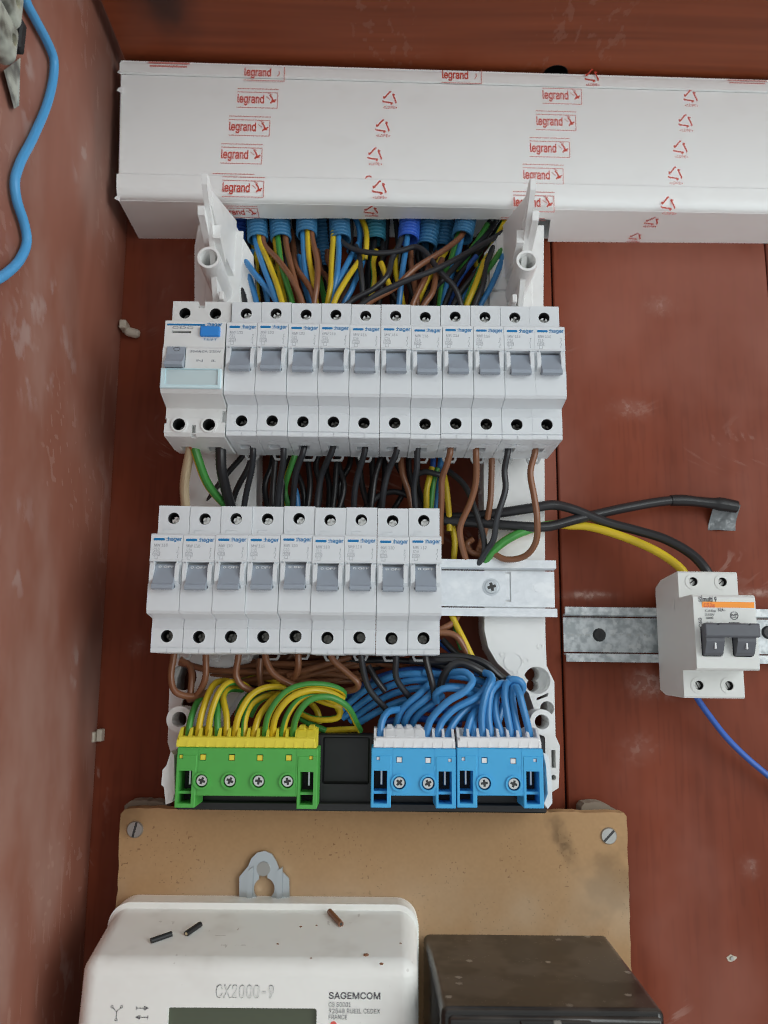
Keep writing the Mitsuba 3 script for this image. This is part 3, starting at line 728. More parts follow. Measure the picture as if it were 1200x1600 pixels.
i, j = np.meshgrid(np.arange(8), np.arange(8), indexing='ij'); q = np.stack([i * 9 + j, i * 9 + j + 1, (i + 1) * 9 + j + 1, (i + 1) * 9 + j], -1).reshape(-1, 4)
gv = g.reshape(-1, 3); gq = np.vstack([q[:, [0, 1, 2]], q[:, [0, 2, 3]]])
put(tk + '__tape_flap', trimesh.Trimesh(np.vstack([gv, gv + V3(0, 0.0006, 0)]), np.vstack([gq, gq[:, ::-1] + len(gv)]), process=False), 'tape_m', True, label='grey sticky flap of tape below the cable end')
c = path('752,884,34 772,859,40 796,841,40 832,826,34 866,819,28 890,821,26 920,823,26 980,841,28 1034,866,32 1066,891,36 1072,902,36')
cc = spline(c); mesh, uv = sweep(cc, 0.0027, turns=0.0)
s = np.linspace(0, 1, len(cc)); s = np.r_[np.repeat(s, 13), np.zeros(14), np.ones(14)]; uv[:, 0] += 0.25 + 0.5 * smooth01((s - 0.33) * 7)
put('earth_cable', mesh, 'earth_m', True, uv, label='green and yellow earth cable running to the two pole breaker', category='cable')
mesh, uv = sweep(spline(path('1086,1085,30 1094,1098,27 1112,1123,22 1135,1152,16 1165,1182,12 1205,1216,10 1250,1255,10')), 0.0019)
put('blue_wire', mesh, 'deep_blue_m', True, label='blue wire leaving the bottom of the two pole breaker', category='wire')

LOWW = [
    # right of the lower row, below the rail
    ('earth', '704,955,34 710,970,35 727,1003,38 742,1034,38 756,1060,34', 'yellow wire slanting down beside the lower row', 0.75),
    ('earth', '712,960,28 714,985,28 722,1015,28', 'green wire behind the slanting yellow one', 0.25),
    ('brown', '684,986,36 696,980,36 709,972,34 718,955,30', 'brown wire crossing behind the lower row end'),
    ('brown', '682,989,40 700,989,40 714,994,40 730,1018,38 740,1045,34', 'brown wire beside the slanting yellow one'),
    ('black', '690,1000,32 712,1022,34 740,1045,34', 'black wire below the brown ones at the lower row end'),
    ('navy', '680,1000,28 700,1015,28 720,1030,28', 'dark blue wire deep at the lower row end'),
    # black wires over the blue ones
    ('black', '640,1032,40 680,1033,44 722,1034,48 757,1050,50 779,1070,46 790,1090,40', 'lower one of the two long black wires arching over the blue ones', 0.0024),
    ('black', '660,1028,36 722,1028,42 757,1037,44 784,1058,42 800,1070,38 812,1090,32', 'upper one of the two long black wires arching over the blue ones', 0.0024),
    ('black', '688,1080,48 692,1062,50 701,1045,52 715,1036,52 736,1041,52 758,1055,50 776,1072,46', 'black wire looping in front of the blue bundle', 0.0024),
    ('grey', '565,1014,58 566,1030,57 577,1074,50 604,1108,42', 'dark wire from the seventh lower breaker'),
    ('grey', '618,1014,58 618,1032,57 619,1058,53 640,1090,46', 'dark wire from the eighth lower breaker'),
    ('black', '665,1014,58 667,1032,58 674,1063,58 679,1092,54', 'black wire from the last lower breaker'),
    ('black', '575,1040,46 590,1066,46 600,1080,44', 'black wire at the left of the blue bundle'),
    # brown ones under the lower row
    ('brown', '272,1010,54 271,1024,54 267,1060,54 274,1081,54 300,1088,50 330,1080,44', 'brown loop at the far left below the lower row'),
    ('brown', '320,1010,54 320,1030,54 319,1062,53 306,1088,50 294,1094,46', 'brown wire from the second lower breaker curling left'),
    ('brown', '282,1030,44 296,1038,44 301,1052,46 300,1086,48', 'brown wire upright inside the left loop'),
    ('brown', '371,1010,56 371,1026,56 368,1057,55 378,1073,53 400,1082,48 425,1090,40', 'brown wire from the third lower breaker hooking right'),
    ('brown', '414,1010,56 416,1028,56 427,1051,55 456,1069,52 480,1074,46', 'brown wire from the fourth lower breaker hooking right'),
    ('brown', '467,1010,56 468,1030,56 465,1050,54 452,1066,48 440,1072,42', 'brown wire from the fifth lower breaker hooking left'),
    ('brown', '516,1010,56 520,1028,56 541,1048,54 561,1068,52 556,1076,48 535,1080,42', 'brown wire from the sixth lower breaker with a sharp elbow'),
    ('brown', '280,1036,30 330,1046,34 400,1050,36 470,1052,34 540,1046,30', 'highest one of the brown wires lying across under the lower row'),
    ('brown', '300,1030,24 380,1034,28 480,1042,30 560,1030,26', 'brown wire lying across close below the lower row'),
    ('brown', '330,1054,28 420,1060,30 500,1064,30 560,1052,26', 'brown wire lying across behind the earth wires'),
    ('brown', '440,1066,32 500,1050,34 560,1034,34 610,1026,30', 'brown wire rising to the right under the lower row'),
    ('brown', '450,1056,38 500,1040,40 548,1026,40', 'upper brown wire rising to the right under the lower row'),
    ('brown', '560,1030,26 640,1044,28 700,1036,28', 'brown wire behind the black arches'),
    ('brown', '405,1030,42 404,1052,42 408,1076,40', 'brown wire upright behind the fourth lower breaker wire'),
    ('black', '340,1062,22 420,1070,22 520,1062,22 600,1040,22', 'black wire at the very back under the lower row'),
    ('black', '540,1034,34 600,1030,36 660,1036,36 720,1048,34', 'black wire lying across above the blue bundle'),
]
for i in range(10):
    v0 = 1030 + i * 4 + rng.normal(0, 3); d = 14 + 18 * rng.random(); u0, u1 = 300 + 130 * rng.random(), 470 + 130 * rng.random()
    LOWW.append(('brown', f'{u0:.0f},{v0 + rng.normal(0, 9):.0f},{d:.0f} {(u0 * 2 + u1) / 3:.0f},{v0 + rng.normal(0, 7):.0f},{d + 4:.0f} {(u0 + u1 * 2) / 3:.0f},{v0 + rng.normal(0, 7):.0f},{d + 4:.0f} {u1:.0f},{v0 + rng.normal(0, 9):.0f},{d:.0f}', f'{ORD[i]} from the top of the brown wires deep under the lower row'))
for a in LOWW:
    e = a[0] == 'earth'
    wire(a[0], a[1], a[2], r=a[3] if (len(a) > 3 and not e) else None, twist=a[3] if (len(a) > 3 and e) else None)

EARTHW = [
    ('295,1160,63 295,1149,63 299,1121,60 311,1094,48 330,1080,36', 'first earth wire from the left, mostly green', 0.25),
    ('310,1160,63 310,1149,63 315,1115,62 329,1077,54 339,1066,48 356,1064,40 372,1072,34', 'second earth wire from the left in the green block', 0.7),
    ('325,1160,63 325,1149,63 329,1115,64 343,1079,60 358,1067,54 376,1070,46 392,1080,38', 'third earth wire from the left, yellow with a tight top bend', 0.85),
    ('340,1160,63 340,1149,63 341,1115,60 346,1088,50 358,1072,38', 'fourth earth wire from the left, green', 0.25),
    ('355,1160,63 355,1149,63 355,1118,61 350,1087,54 358,1077,48 378,1078,40', 'fifth earth wire from the left, bending right at the top', 0.8),
    ('368,1160,63 368,1151,63 371,1121,64 389,1089,62 411,1076,58 440,1074,52 462,1082,44', 'sixth earth wire from the left in a wide yellow bow', 0.8),
    ('383,1160,63 383,1151,63 385,1121,60 396,1098,54 422,1085,46 445,1086,38', 'seventh earth wire from the left, half green', 0.5),
    ('398,1160,63 398,1149,63 406,1118,61 428,1091,54 442,1082,46 460,1082,38', 'eighth earth wire from the left, yellow', 0.8),
    ('413,1160,63 413,1149,63 420,1115,66 447,1081,66 478,1070,64 519,1073,58 537,1083,52 533,1093,46 515,1100,40', 'tallest green earth wire arching to the right', 0.36),
    ('427,1160,63 427,1149,63 433,1118,66 456,1089,67 484,1079,66 516,1083,60 535,1093,54', 'yellow earth wire under the tallest green arch', 0.8),
    ('441,1160,63 441,1149,63 448,1118,66 467,1094,66 495,1087,62 520,1098,54 530,1112,46', 'earth wire with green edge under the yellow arch', 0.45),
    ('457,1160,63 457,1149,63 464,1118,67 484,1094,68 513,1089,66 541,1103,60 556,1130,50 562,1142,44', 'rightmost green earth wire falling to the dark gap', 0.28),
]
for s, l, t in EARTHW: wire('earth', s, l, twist=t, turns=1.2)
for s, l, t in (('490,1090,50 508,1097,52 530,1106,52 529,1120,50 496,1124,46 468,1112,40', 'yellow earth wire loop lying behind the arches', 0.8),
                ('462,1118,40 480,1130,40 508,1142,38', 'green earth wire slanting behind the block', 0.3),
                ('470,1141,36 500,1142,36 560,1139,36', 'yellow earth wire lying above the black gap', 0.7),
                ('378,1064,30 400,1058,30 425,1062,30 450,1076,30', 'earth wire deep below the lower row', 0.6),
                ('390,1120,44 402,1098,44 420,1088,42 450,1090,38', 'short earth wire in the shade behind the bows', 0.3),
                ('372,1118,40 380,1098,40 392,1084,36', 'green earth wire deep behind the sixth bow', 0.25),
                ('500,1130,34 496,1110,34 480,1092,32', 'short yellow earth wire behind the loop', 0.8)):
    wire('earth', s, l, twist=t)

BLUEW = [
    ('595,1162,63 595,1151,63 596,1128,62 604,1114,58 622,1109,50 650,1100,42', 'single blue wire in the leftmost slot of the first blue block'),
    ('617,1146,46 628,1110,50 657,1083,52 670,1069,48 680,1056,40', 'upper strand of the bundle dropping behind the first blue block'),
    ('628,1146,46 638,1116,52 665,1092,54 682,1076,48', 'middle strand of the bundle dropping behind the first blue block'),
    ('638,1146,44 650,1120,48 674,1100,50 690,1088,44', 'lower strand of the bundle dropping behind the first blue block'),
    ('668,1164,63 668,1154,63 673,1127,64 700,1096,66 728,1079,66 739,1063,64 729,1051,60 708,1050,52 690,1056,44', 'blue wire with a hook at its top in the first blue block'),
    ('684,1164,63 684,1154,63 689,1131,62 711,1107,62 748,1087,60 763,1068,54 765,1056,48', 'blue wire beside the hooked one rising to the right'),
    ('698,1164,63 698,1154,63 705,1135,60 722,1114,57 750,1096,52 766,1084,46', 'rightmost blue wire of the first blue block'),
    ('727,1164,63 727,1151,63 733,1127,62 741,1112,58 752,1102,50', 'short blue wire in the first slot of the second blue block'),
    ('742,1164,63 742,1151,63 740,1130,60 745,1112,54', 'short blue wire in the second slot of the second blue block'),
    ('754,1164,63 753,1151,63 752,1117,64 759,1083,64 770,1061,60 764,1052,54 745,1050,46', 'tall blue wire in the third slot of the second blue block'),
    ('769,1164,63 768,1151,63 763,1117,63 767,1082,61 779,1069,56 796,1070,48', 'blue wire in the fourth slot curving right at its top'),
    ('784,1164,63 783,1151,63 775,1117,61 776,1090,57 786,1076,50', 'blue wire in the fifth slot of the second blue block'),
    ('799,1164,63 799,1151,63 793,1117,64 789,1090,62 791,1070,58 800,1062,50', 'blue wire in the sixth slot of the second blue block'),
    ('812,1164,63 812,1151,63 805,1117,62 801,1080,58 806,1066,52 796,1060,44', 'blue wire in the seventh slot of the second blue block'),
    ('828,1166,63 828,1154,63 823,1125,66 812,1084,66 806,1073,62', 'rightmost blue wire, straight and slanting'),
    ('800,1076,52 794,1068,54 801,1061,56 813,1065,56 817,1075,54 812,1084,50', 'small blue loop at the top right'),
    ('530,1112,34 555,1090,36 580,1072,38 620,1055,42 662,1053,42 700,1062,38', 'highest blue arc at the left of the bundle'),
    ('535,1122,32 566,1098,34 600,1076,38 640,1064,42 690,1064,42', 'second highest blue arc at the left of the bundle'),
    ('545,1128,30 575,1106,33 610,1086,38 655,1076,42 690,1080,40', 'third highest blue arc at the left of the bundle'),
    ('556,1132,32 590,1112,36 625,1096,40 660,1088,40', 'lowest blue arc at the left of the bundle'),
    ('528,1098,26 556,1078,28 590,1060,30 640,1046,32 690,1048,32', 'dark blue arc right below the lower row'),
    ('660,1052,44 700,1056,48 740,1062,48 766,1070,44', 'blue wire lying across at the top of the bundle'),
    ('640,1060,38 690,1070,42 730,1074,44 770,1090,40', 'blue wire lying across the middle of the bundle'),
    ('684,1096,54 682,1084,58 692,1076,60 716,1076,60 738,1086,54', 'blue wire coiled in front of the black loop'),
    ('690,1128,44 720,1122,46 750,1118,44 780,1122,40', 'blue wire lying low behind the blue blocks'),
    ('600,1130,34 640,1122,36 680,1126,36 720,1132,34', 'dark blue wire low behind the first blue block'),
    ('640,1104,34 690,1110,36 740,1104,36 780,1100,34', 'dark blue wire behind the coil'),
    ('742,1070,40 760,1092,42 776,1126,44', 'blue wire behind the tall ones'),
    ('786,1100,40 780,1124,42 772,1146,44', 'blue wire slanting left behind the tall ones'),
]
for i, (s, l) in enumerate(BLUEW):
    wire('navy' if i in (20, 25, 26) else 'blue', s, l, r=0.0021)


# ================================================================== the distribution board's plastic frame
fr = thing('board_frame', 'white plastic back frame of the distribution board screwed to the wall', 'frame')
FY = -0.030
X = lambda u, v, y=FY: at(u, v, y)[[0, 2]]


def outline(pts, y=FY): return [tuple(X(u, v, y)) for u, v in pts]


PXR = 1 / FOC * 0.53                                             # metres per photograph pixel near the frame
# right side rail
R = outline([(794, 352), (850, 352), (849, 470), (851, 740), (852, 985), (854, 1040), (866, 1065), (868, 1150), (875, 1166), (873, 1231), (862, 1238), (857, 1180), (846, 1176), (838, 1150), (836, 1112), (826, 1083), (800, 1057), (777, 1036), (763, 1012), (757, 985), (756, 740), (757, 395)])
m = ex_y(R, 0.0, FY)
def hole(m, u, v, r, depth=None, y=FY):
    p = at(u, v, y); return m - cyl_y(p[0], p[2], r * PXR, y - 0.004, y + depth if depth else 0.004, 28)
inner = Polygon(R).buffer(-0.0028, join_style=2)
m = m - ex_y(inner, 0.004, FY + 0.0030)                         # hollow behind its 3 mm face
m = hole(m, 839, 1063, 21, 0.012) if False else m
p = at(839, 1063, FY); m = m + (cyl_y(p[0], p[2], 23 * PXR, -0.001, FY) - cyl_y(p[0], p[2], 21 * PXR, -0.010, FY - 0.004, 30))
m = m - cyl_y(p[0], p[2], 21 * PXR, -0.010, FY - 0.004, 30)
m = m + cyl_y(p[0], p[2], 21.4 * PXR, -0.0005, -0.0185, 30)
p1_, p2_ = at(831, 1053, -0.0175), at(832, 1071, -0.0175)
m = m - cyl_y(p1_[0], p1_[2], 12 * PXR, 0.001, -0.022, 24) - cyl_y(p2_[0], p2_[2], 10 * PXR, 0.001, -0.022, 24)
m = hole(m, 855, 1107, 11, 0.009); m = m - bx(*X(836, 1096), -0.05, 0.01, *X(858, 1086)[::-1]) if False else m
a, b = at(838, 1095, FY), at(856, 1088, FY)
m = m - ex_y([(a[0], a[2]), (b[0], b[2]), (b[0] + 0.0004, b[2] + 0.0022), (a[0] + 0.0004, a[2] + 0.0018)], FY - 0.002, FY + 0.006)
a, b = at(862, 1200, FY), at(868, 1172, FY); m = m - bx(a[0], b[0], FY - 0.002, 0.004, a[2], b[2])
m = hole(m, 865, 1215, 4)
t = at(847, 1128, FY)
def tube_y(u, v, r0, r1, y0, y1, inner_to=None):
    p = at(u, v, y1)
    return cyl_y(p[0], p[2], r0, y0, y1, 32) - cyl_y(p[0], p[2], r1, y0 + (0.002 if inner_to is None else 0), y1 - 0.002, 28)
m = m + tube_y(847, 1128, 0.0072, 0.0043, FY + 0.001, -0.048)
p = at(847, 1128, -0.048); m = m - cyl_y(p[0], p[2], 0.0043, 0.004, -0.06, 28)
# raised rings and pips moulded in the face
for u, v, r in ((802, 1034, 15), (786, 1022, 5), (822, 1032, 5), (806, 1050, 5), (844, 1010, 5)):
    p = at(u, v, FY); m = m + (cyl_y(p[0], p[2], r * PXR, FY + 0.001, FY - 0.0005, 24) - cyl_y(p[0], p[2], (r - 2.0) * PXR, FY + 0.002, FY - 0.002, 24))
put(fr + '__side_rail', mesh_of(m), 'frame_m', 30)
# left side rail
L = outline([(310, 352), (368, 352), (396, 400), (400, 470), (401, 740), (397, 1000), (390, 1060), (330, 1150), (300, 1180), (268, 1180), (262, 1160), (265, 1060), (274, 1035), (284, 985), (289, 740), (304, 470), (304, 385)])
m = ex_y(L, 0.0, FY)
m = m - ex_y(Polygon(L).buffer(-0.0028, join_style=2), 0.004, FY + 0.0030)
p = at(287, 1058, FY); m = m - cyl_y(p[0], p[2], 20 * PXR, FY - 0.002, FY + 0.008, 30)
m = hole(m, 296, 1100, 12, 0.006)
m = m + tube_y(280, 1124, 0.0076, 0.0044, FY + 0.001, -0.046)
p = at(280, 1124, -0.046); m = m - cyl_y(p[0], p[2], 0.0044, 0.004, -0.06, 28)
put(fr + '__side_rail', mesh_of(m), 'frame_m', 30)
# stepped plates beside the right bracket
for u0, v0, u1, v1 in ((765, 405, 792, 452), (765, 456, 792, 500)):
    a, b = at(u0, v1, -0.033), at(u1, v0, -0.033)
    put(fr + '__cover_plate', bx(a[0], b[0], FY - 0.0002, -0.033, a[2], b[2], 0.0005), 'frame_m', False)

# the two brackets that stick out at the top: fin, catch and screw post
def bracket(sgn, xf, z0, xt, zt_, rt):
    """xf: the fin's middle, z0: its foot, (xt, zt_): the screw post's axis."""
    key = fr + '__bracket'
    prof = [(FY + 0.002, z0 - 0.030), (FY - 0.020, z0 - 0.028), (FY - 0.034, z0 - 0.012), (-0.078, z0 + 0.010), (-0.108, z0 + 0.032), (-0.110, z0 + 0.038), (-0.104, z0 + 0.040), (-0.078, z0 + 0.034), (-0.058, z0 + 0.044), (FY + 0.002, z0 + 0.055)]
    m = ex_x(prof, xf - 0.0016, xf + 0.0016)
    rib = [(-0.052, z0 + 0.004), (-0.098, z0 + 0.018), (-0.100, z0 + 0.023), (-0.070, z0 + 0.020), (-0.052, z0 + 0.016)]
    m = m + ex_x(rib, xf - sgn * 0.0010, xf - sgn * 0.0050)
    k = put(key, mesh_of(m), 'frame_m', 30)
    py = hull([[xf + dx, y, z] for dx, y, z in ((-0.0062, FY - 0.001, z0 + 0.012), (0.0062, FY - 0.001, z0 + 0.012), (-0.0062, FY - 0.001, z0 + 0.052), (0.0062, FY - 0.001, z0 + 0.052),
              (-0.0042, -0.060, z0 + 0.014), (0.0042, -0.060, z0 + 0.014), (-0.0022, -0.094, z0 + 0.026), (0.0022, -0.094, z0 + 0.026), (-0.0018, -0.092, z0 + 0.037), (0.0018, -0.092, z0 + 0.037))])
    put(k + '__pylon', mesh_of(py), 'frame_m', 30)
    m = ex_x([(-0.060, z0 + 0.006), (-0.082, z0 + 0.012), (-0.083, z0 + 0.020), (-0.060, z0 + 0.014)], xf + sgn * 0.0012, xf + sgn * 0.0058)
    put(k + '__catch', mesh_of(m), 'frame_m', 30)
    m = cyl_y(xt, zt_, rt, FY + 0.001, -0.080, 36) - cyl_y(xt, zt_, rt - 0.0016, -0.050, -0.082, 32) - cyl_y(xt, zt_, 0.0030, FY, -0.06, 20)
    put(k + '__screw_post', mesh_of(m), 'frame_m', 30)
    m = bx(xt + sgn * 0.004, xt + sgn * 0.0072, FY + 0.001, -0.064, zt_ - 0.020, zt_ - 0.0145, 0.0006)
    put(k + '__stay', mesh_of(m), 'frame_m', 30)
    put(k + '__base', mesh_of(bx(xt - 0.012, xt + 0.012, FY + 0.0005, FY - 0.0012, z0 - 0.045, z0 + 0.045, 0.0005) - cyl_y(xt - sgn * 0.006, zt_ - 0.024, 0.0052, FY - 0.0004, FY - 0.02, 24)), 'frame_m', 30)


pL, pR = at(326, 402, -0.080), at(824, 407, -0.080)
bracket(1, at(323, 300, -0.100)[0], 0.2500, pL[0], pL[2], 0.0070)
bracket(-1, at(829, 300, -0.100)[0], 0.2500, pR[0], pR[2], 0.0068)

# side clips at the bottom
m = ex_y(outline([(267, 1174), (272, 1180), (273, 1240), (268, 1254), (259, 1257), (256, 1230), (252, 1226), (254, 1203), (260, 1196)], -0.066), -0.046, -0.066)
put(fr + '__side_clip', mesh_of(m), 'frame_m', 30)
m = ex_y(outline([(849, 1176), (857, 1180), (862, 1215), (863, 1255), (856, 1264), (850, 1256), (856, 1240), (853, 1196)], -0.062), -0.040, -0.062)
put(fr + '__side_clip', mesh_of(m), 'frame_m', 30)
# black carrier behind the terminal blocks
a, b = at(275, 1254, -0.046), at(852, 1150, -0.046)
m = bx(a[0], b[0], FY - 0.002, -0.046, a[2] - 0.004, b[2], 0.001)
c0, c1 = at(503, 1225, -0.046), at(578, 1152, -0.046)
m = m - bx(c0[0], c1[0], -0.040, -0.06, c0[2], c1[2], 0.001) + bx(a[0] + 0.002, b[0] - 0.002, -0.045, -0.052, a[2] - 0.003, a[2] + 0.0015, 0.0006)
put(fr + '__black_carrier', mesh_of(m), 'black_m', 30, label='black plastic carrier bar behind the terminal blocks')


# ================================================================== rails
def rail_mesh(x0, x1, zc, yfl, holes=()):
    h = 0.0176
    pr = [(yfl, h), (yfl - 0.0, h - 0.0045), (yfl + 0.0064, h - 0.0045 - 0.0006), (yfl + 0.0064, -h + 0.0045 + 0.0006), (yfl, -h + 0.0045), (yfl, -h)]
    m = ex_x(shapely.LineString([(y + 0.0006, z + zc) for y, z in pr]).buffer(0.0006, cap_style=2, join_style=2), x0, x1)
    for sg in (-1, 1): m = m - bx(x0 - 0.01, x1 + 0.01, yfl + 0.0055, yfl + 0.0085, zc + sg * (h - 0.0056), zc + sg * (h - 0.0064))  # thin grooves cut along the steps to draw their shadow lines
    for f in holes: m = m - f
    return mesh_of(m)


p1 = at(868, 918, -0.038)
rk = thing('din_rail', 'galvanised mounting rail behind the lower breaker row on the white frame', 'rail')
zr = 0.0539
sl = at(795, 917, -0.0316); hc = at(843, 918, -0.0316)
cut = bx(sl[0] + 0.0005, sl[0] + 0.0014, -0.06, -0.02, sl[2] - 0.0088, sl[2] + 0.0088)
cut2 = [bx(sl[0] - 0.0022, sl[0] + 0.0014, -0.06, -0.02, sl[2] + s * 0.0088 - 0.0007, sl[2] + s * 0.0088 + 0.0007) for s in (-1, 1)]
put(rk + '__strip', rail_mesh(-0.126, 0.1122, zr, -0.038, [cut] + cut2), 'galv_m', 25)
put(rk + '__punch_mark', mesh_of(cyl_y(hc[0], hc[2], 0.0036, -0.0312, -0.0319, 24)), 'galv_m', 30)


def screw(key, x, z, y, r, kind='cross', m='zinc_m', h=0.0016, ring=True):
    """A screw head facing the viewer at y; returns its key."""
    k = put(key, mesh_of(cyl_y(x, z, r, y, y - h, 28, r * 0.86)), m, 30)
    w = r * 0.17
    if kind == 'cross':
        a_ = (x * 7919 + z * 6007) % 1.57
        s = add(*[ex_y([(x + math.cos(t) * r * 0.58 * i - math.sin(t) * w * 1.15 * j, z + math.sin(t) * r * 0.58 * i + math.cos(t) * w * 1.15 * j) for i, j in ((-1, -1), (1, -1), (1, 1), (-1, 1))], y - h - 0.0001 - 0.00002 * n_, y - h + 0.0003) for n_, t in enumerate((a_, a_ + math.pi / 2))], cyl_y(x, z, r * 0.33, y - h - 0.00006, y - h + 0.0003, 12)) if True else add(bx(x - r * 0.55, x + r * 0.55, y - h - 0.0001, y - h + 0.0003, z - w, z + w), bx(x - w, x + w, y - h - 0.00012, y - h + 0.0003, z - r * 0.55, z + r * 0.55), bx(x - r * 0.3, x + r * 0.3, y - h - 0.00008, y - h + 0.0003, z - r * 0.3, z + r * 0.3))
    else:
        ang = {'slot': 2.0, 'slot2': 0.7, 'slotv': 1.35}.get(kind, 0.8); d, n = np.array([math.cos(ang), math.sin(ang)]), np.array([-math.sin(ang), math.cos(ang)])
        s = ex_y([tuple(np.array([x, z]) + d * r * 0.86 * a + n * w * 0.8 * b) for a, b in ((-1, -1), (1, -1), (1, 1), (-1, 1))], y - h - 0.0001, y - h + 0.0003)
    put(k + '__slot', mesh_of(s), 'slot_m', False)
    return k


ps = at(768, 917, -0.0325)
screw(rk + '__screw', ps[0], ps[2], -0.0316, 0.0046)
put(rk + '__washer', mesh_of(cyl_y(ps[0], ps[2], 0.0056, -0.0312, -0.0322, 30, 0.0053)), 'zinc_m', 30)
# rail of the upper row, behind the breakers
put('din_rail', rail_mesh(-0.122, 0.118, zr + 0.1234, -0.038), 'galv_m', 25, label='galvanised mounting rail behind the upper breaker row', category='rail')
# rail on the wall
z2 = at(1000, 992, -0.0085)[2]
r2 = thing('din_rail', 'short galvanised mounting rail screwed straight on the wood at right', 'rail')
put(r2 + '__strip', rail_mesh(at(884, 992, -0.0085)[0], 0.30, z2, -0.0085), 'old_galv_m', 25)
p = at(937, 992, -0.003)
put(r2 + '__screw', mesh_of(cyl_y(p[0], p[2], 0.0045, -0.0018, -0.0042, 26, 0.0034)), 'black_m', 30, label='black screw in the rail')
put(r2 + '__screw__slot', mesh_of(add(bx(p[0] - 0.002, p[0] + 0.002, -0.0044, -0.0040, p[2] - 0.0004, p[2] + 0.0004), bx(p[0] - 0.0004, p[0] + 0.0004, -0.00445, -0.0040, p[2] - 0.002, p[2] + 0.002))), 'hole_m', False)
p = at(1201, 988, -0.003)
put(r2 + '__screw', mesh_of(cyl_y(p[0], p[2], 0.0045, -0.0018, -0.0042, 26, 0.0034)), 'black_m', 30)
for i in range(11):
    q = at(892 + i * 13, 992, -0.0021)
    if abs(892 + i * 13 - 937) < 16: continue
    put(r2 + '__score_mark', mesh_of(bx(q[0] - 0.0013, q[0] + 0.0013, -0.0018, -0.00235, q[2] - 0.00025, q[2] + 0.00025)), 'dull_screw_m', False)


# ================================================================== circuit breakers
M = 0.0177
HOOD, SHO, BACK = -0.1030, -0.0897, -0.0445
ZB = -0.0826
W = M - 0.00028
def breaker_body():
    prof = [(SHO, -0.0004), (SHO, -0.0184), (HOOD + 0.0010, -0.0184), (HOOD, -0.0192), (HOOD - 0.0002, -0.0325), (HOOD - 0.0008, -0.0335), (HOOD - 0.0008, -0.0606), (HOOD + 0.0004, -0.0621),
            (SHO, -0.0640), (SHO - 0.0001, -0.0690), (SHO - 0.0004, -0.0693), (SHO - 0.0004, ZB + 0.0005), (SHO + 0.0001, ZB), (BACK, ZB + 0.0003), (BACK + 0.004, ZB + 0.010), (-0.0385, -0.0640), (-0.0385, -0.0200), (BACK, 0.0)]
    m = ex_x(prof, 0, W)
    cx = W / 2
    m = m - cyl_y(cx - 0.0002, -0.0075, 0.0033, SHO + 0.012, SHO - 0.002, 28) - cyl_y(cx - 0.0002, ZB + 0.0090, 0.0034, SHO + 0.012, SHO - 0.002, 28)
    m = m - bx(0.0026, W - 0.0026, HOOD + 0.0075, HOOD - 0.004, -0.0338, -0.0482)                         # window of the toggle
    m = m - bx(-0.001, 0.0022, HOOD + 0.0004, HOOD - 0.003, -0.0338, -0.0462) - bx(W - 0.0022, W + 0.001, HOOD + 0.0004, HOOD - 0.003, -0.0338, -0.0462)
    for x0 in (0.0008, W - 0.0030):                                                                         # rounded cheeks beside it
        arc = [(HOOD + 0.001, -0.0338), (HOOD - 0.0014, -0.0352), (HOOD - 0.0026, -0.0385), (HOOD - 0.0029, -0.0415), (HOOD - 0.0024, -0.0445), (HOOD - 0.0006, -0.0468), (HOOD + 0.001, -0.0472)]
        m = m + ex_x(arc, x0, x0 + 0.0022)
    # fine joints: label edge, terminal cover, groove above the lower edge, cover slots below
    m = m - bx(-0.001, W + 0.001, SHO - 0.0006, SHO + 0.0004, ZB + 0.0026, ZB + 0.0031)
    m = m - bx(cx - 0.0001, cx + 0.0002, SHO - 0.001, SHO + 0.0006, ZB - 0.001, ZB + 0.0022)
    m = m - bx(0.0028, 0.0085, SHO - 0.001, SHO + 0.0004, -0.0143, -0.0140) - bx(0.0028, 0.0031, SHO - 0.001, SHO + 0.0004, -0.0182, -0.0143)
    m = m - bx(0.0010, W - 0.001, -0.0785, -0.0778, ZB - 0.001, ZB + 0.001) - bx(cx - 0.0016, cx + 0.0016, -0.0795, -0.0770, ZB - 0.001, ZB + 0.0012)
    m = m - bx(cx - 0.0005, W - 0.0026, -0.0618, -0.0612, ZB - 0.001, ZB + 0.001) - bx(cx - 0.0045, cx + 0.0022, -0.070, -0.0600, ZB - 0.001, ZB + 0.006)
    return mesh_of(m)


def toggle_mesh():
    prof = [(HOOD + 0.0070, -0.0360), (HOOD + 0.0022, -0.0352), (HOOD - 0.0005, -0.0395), (HOOD - 0.0046, -0.0462), (HOOD - 0.0062, -0.0470), (HOOD - 0.0062, -0.0490), (HOOD - 0.0046, -0.0496), (HOOD + 0.0030, -0.0474), (HOOD + 0.0070, -0.0474)]
    return mesh_of(ex_x(prof, 0.0031, W - 0.0031))


def terminal_screw(zc, ang, sink, off=(0, 0)):
    """A screw at the bottom of its hole, its cross cut turned by ang."""
    cx = W / 2 + off[0]
    m = cyl_y(cx, zc + off[1], 0.0026, SHO + sink + 0.004, SHO + sink, 24, 0.0023)
    a = np.array([math.cos(ang), math.sin(ang)]); b = np.array([-a[1], a[0]])
    for d, n in ((a, b), (b, a)):
        m = m - ex_y([tuple(np.array([cx, zc + off[1]]) + d * 0.0026 * i + n * 0.00062 * j) for i, j in ((-1, -1), (1, -1), (1, 1), (-1, 1))], SHO + sink - 0.001, SHO + sink + 0.0030)
    return mesh_of(m)


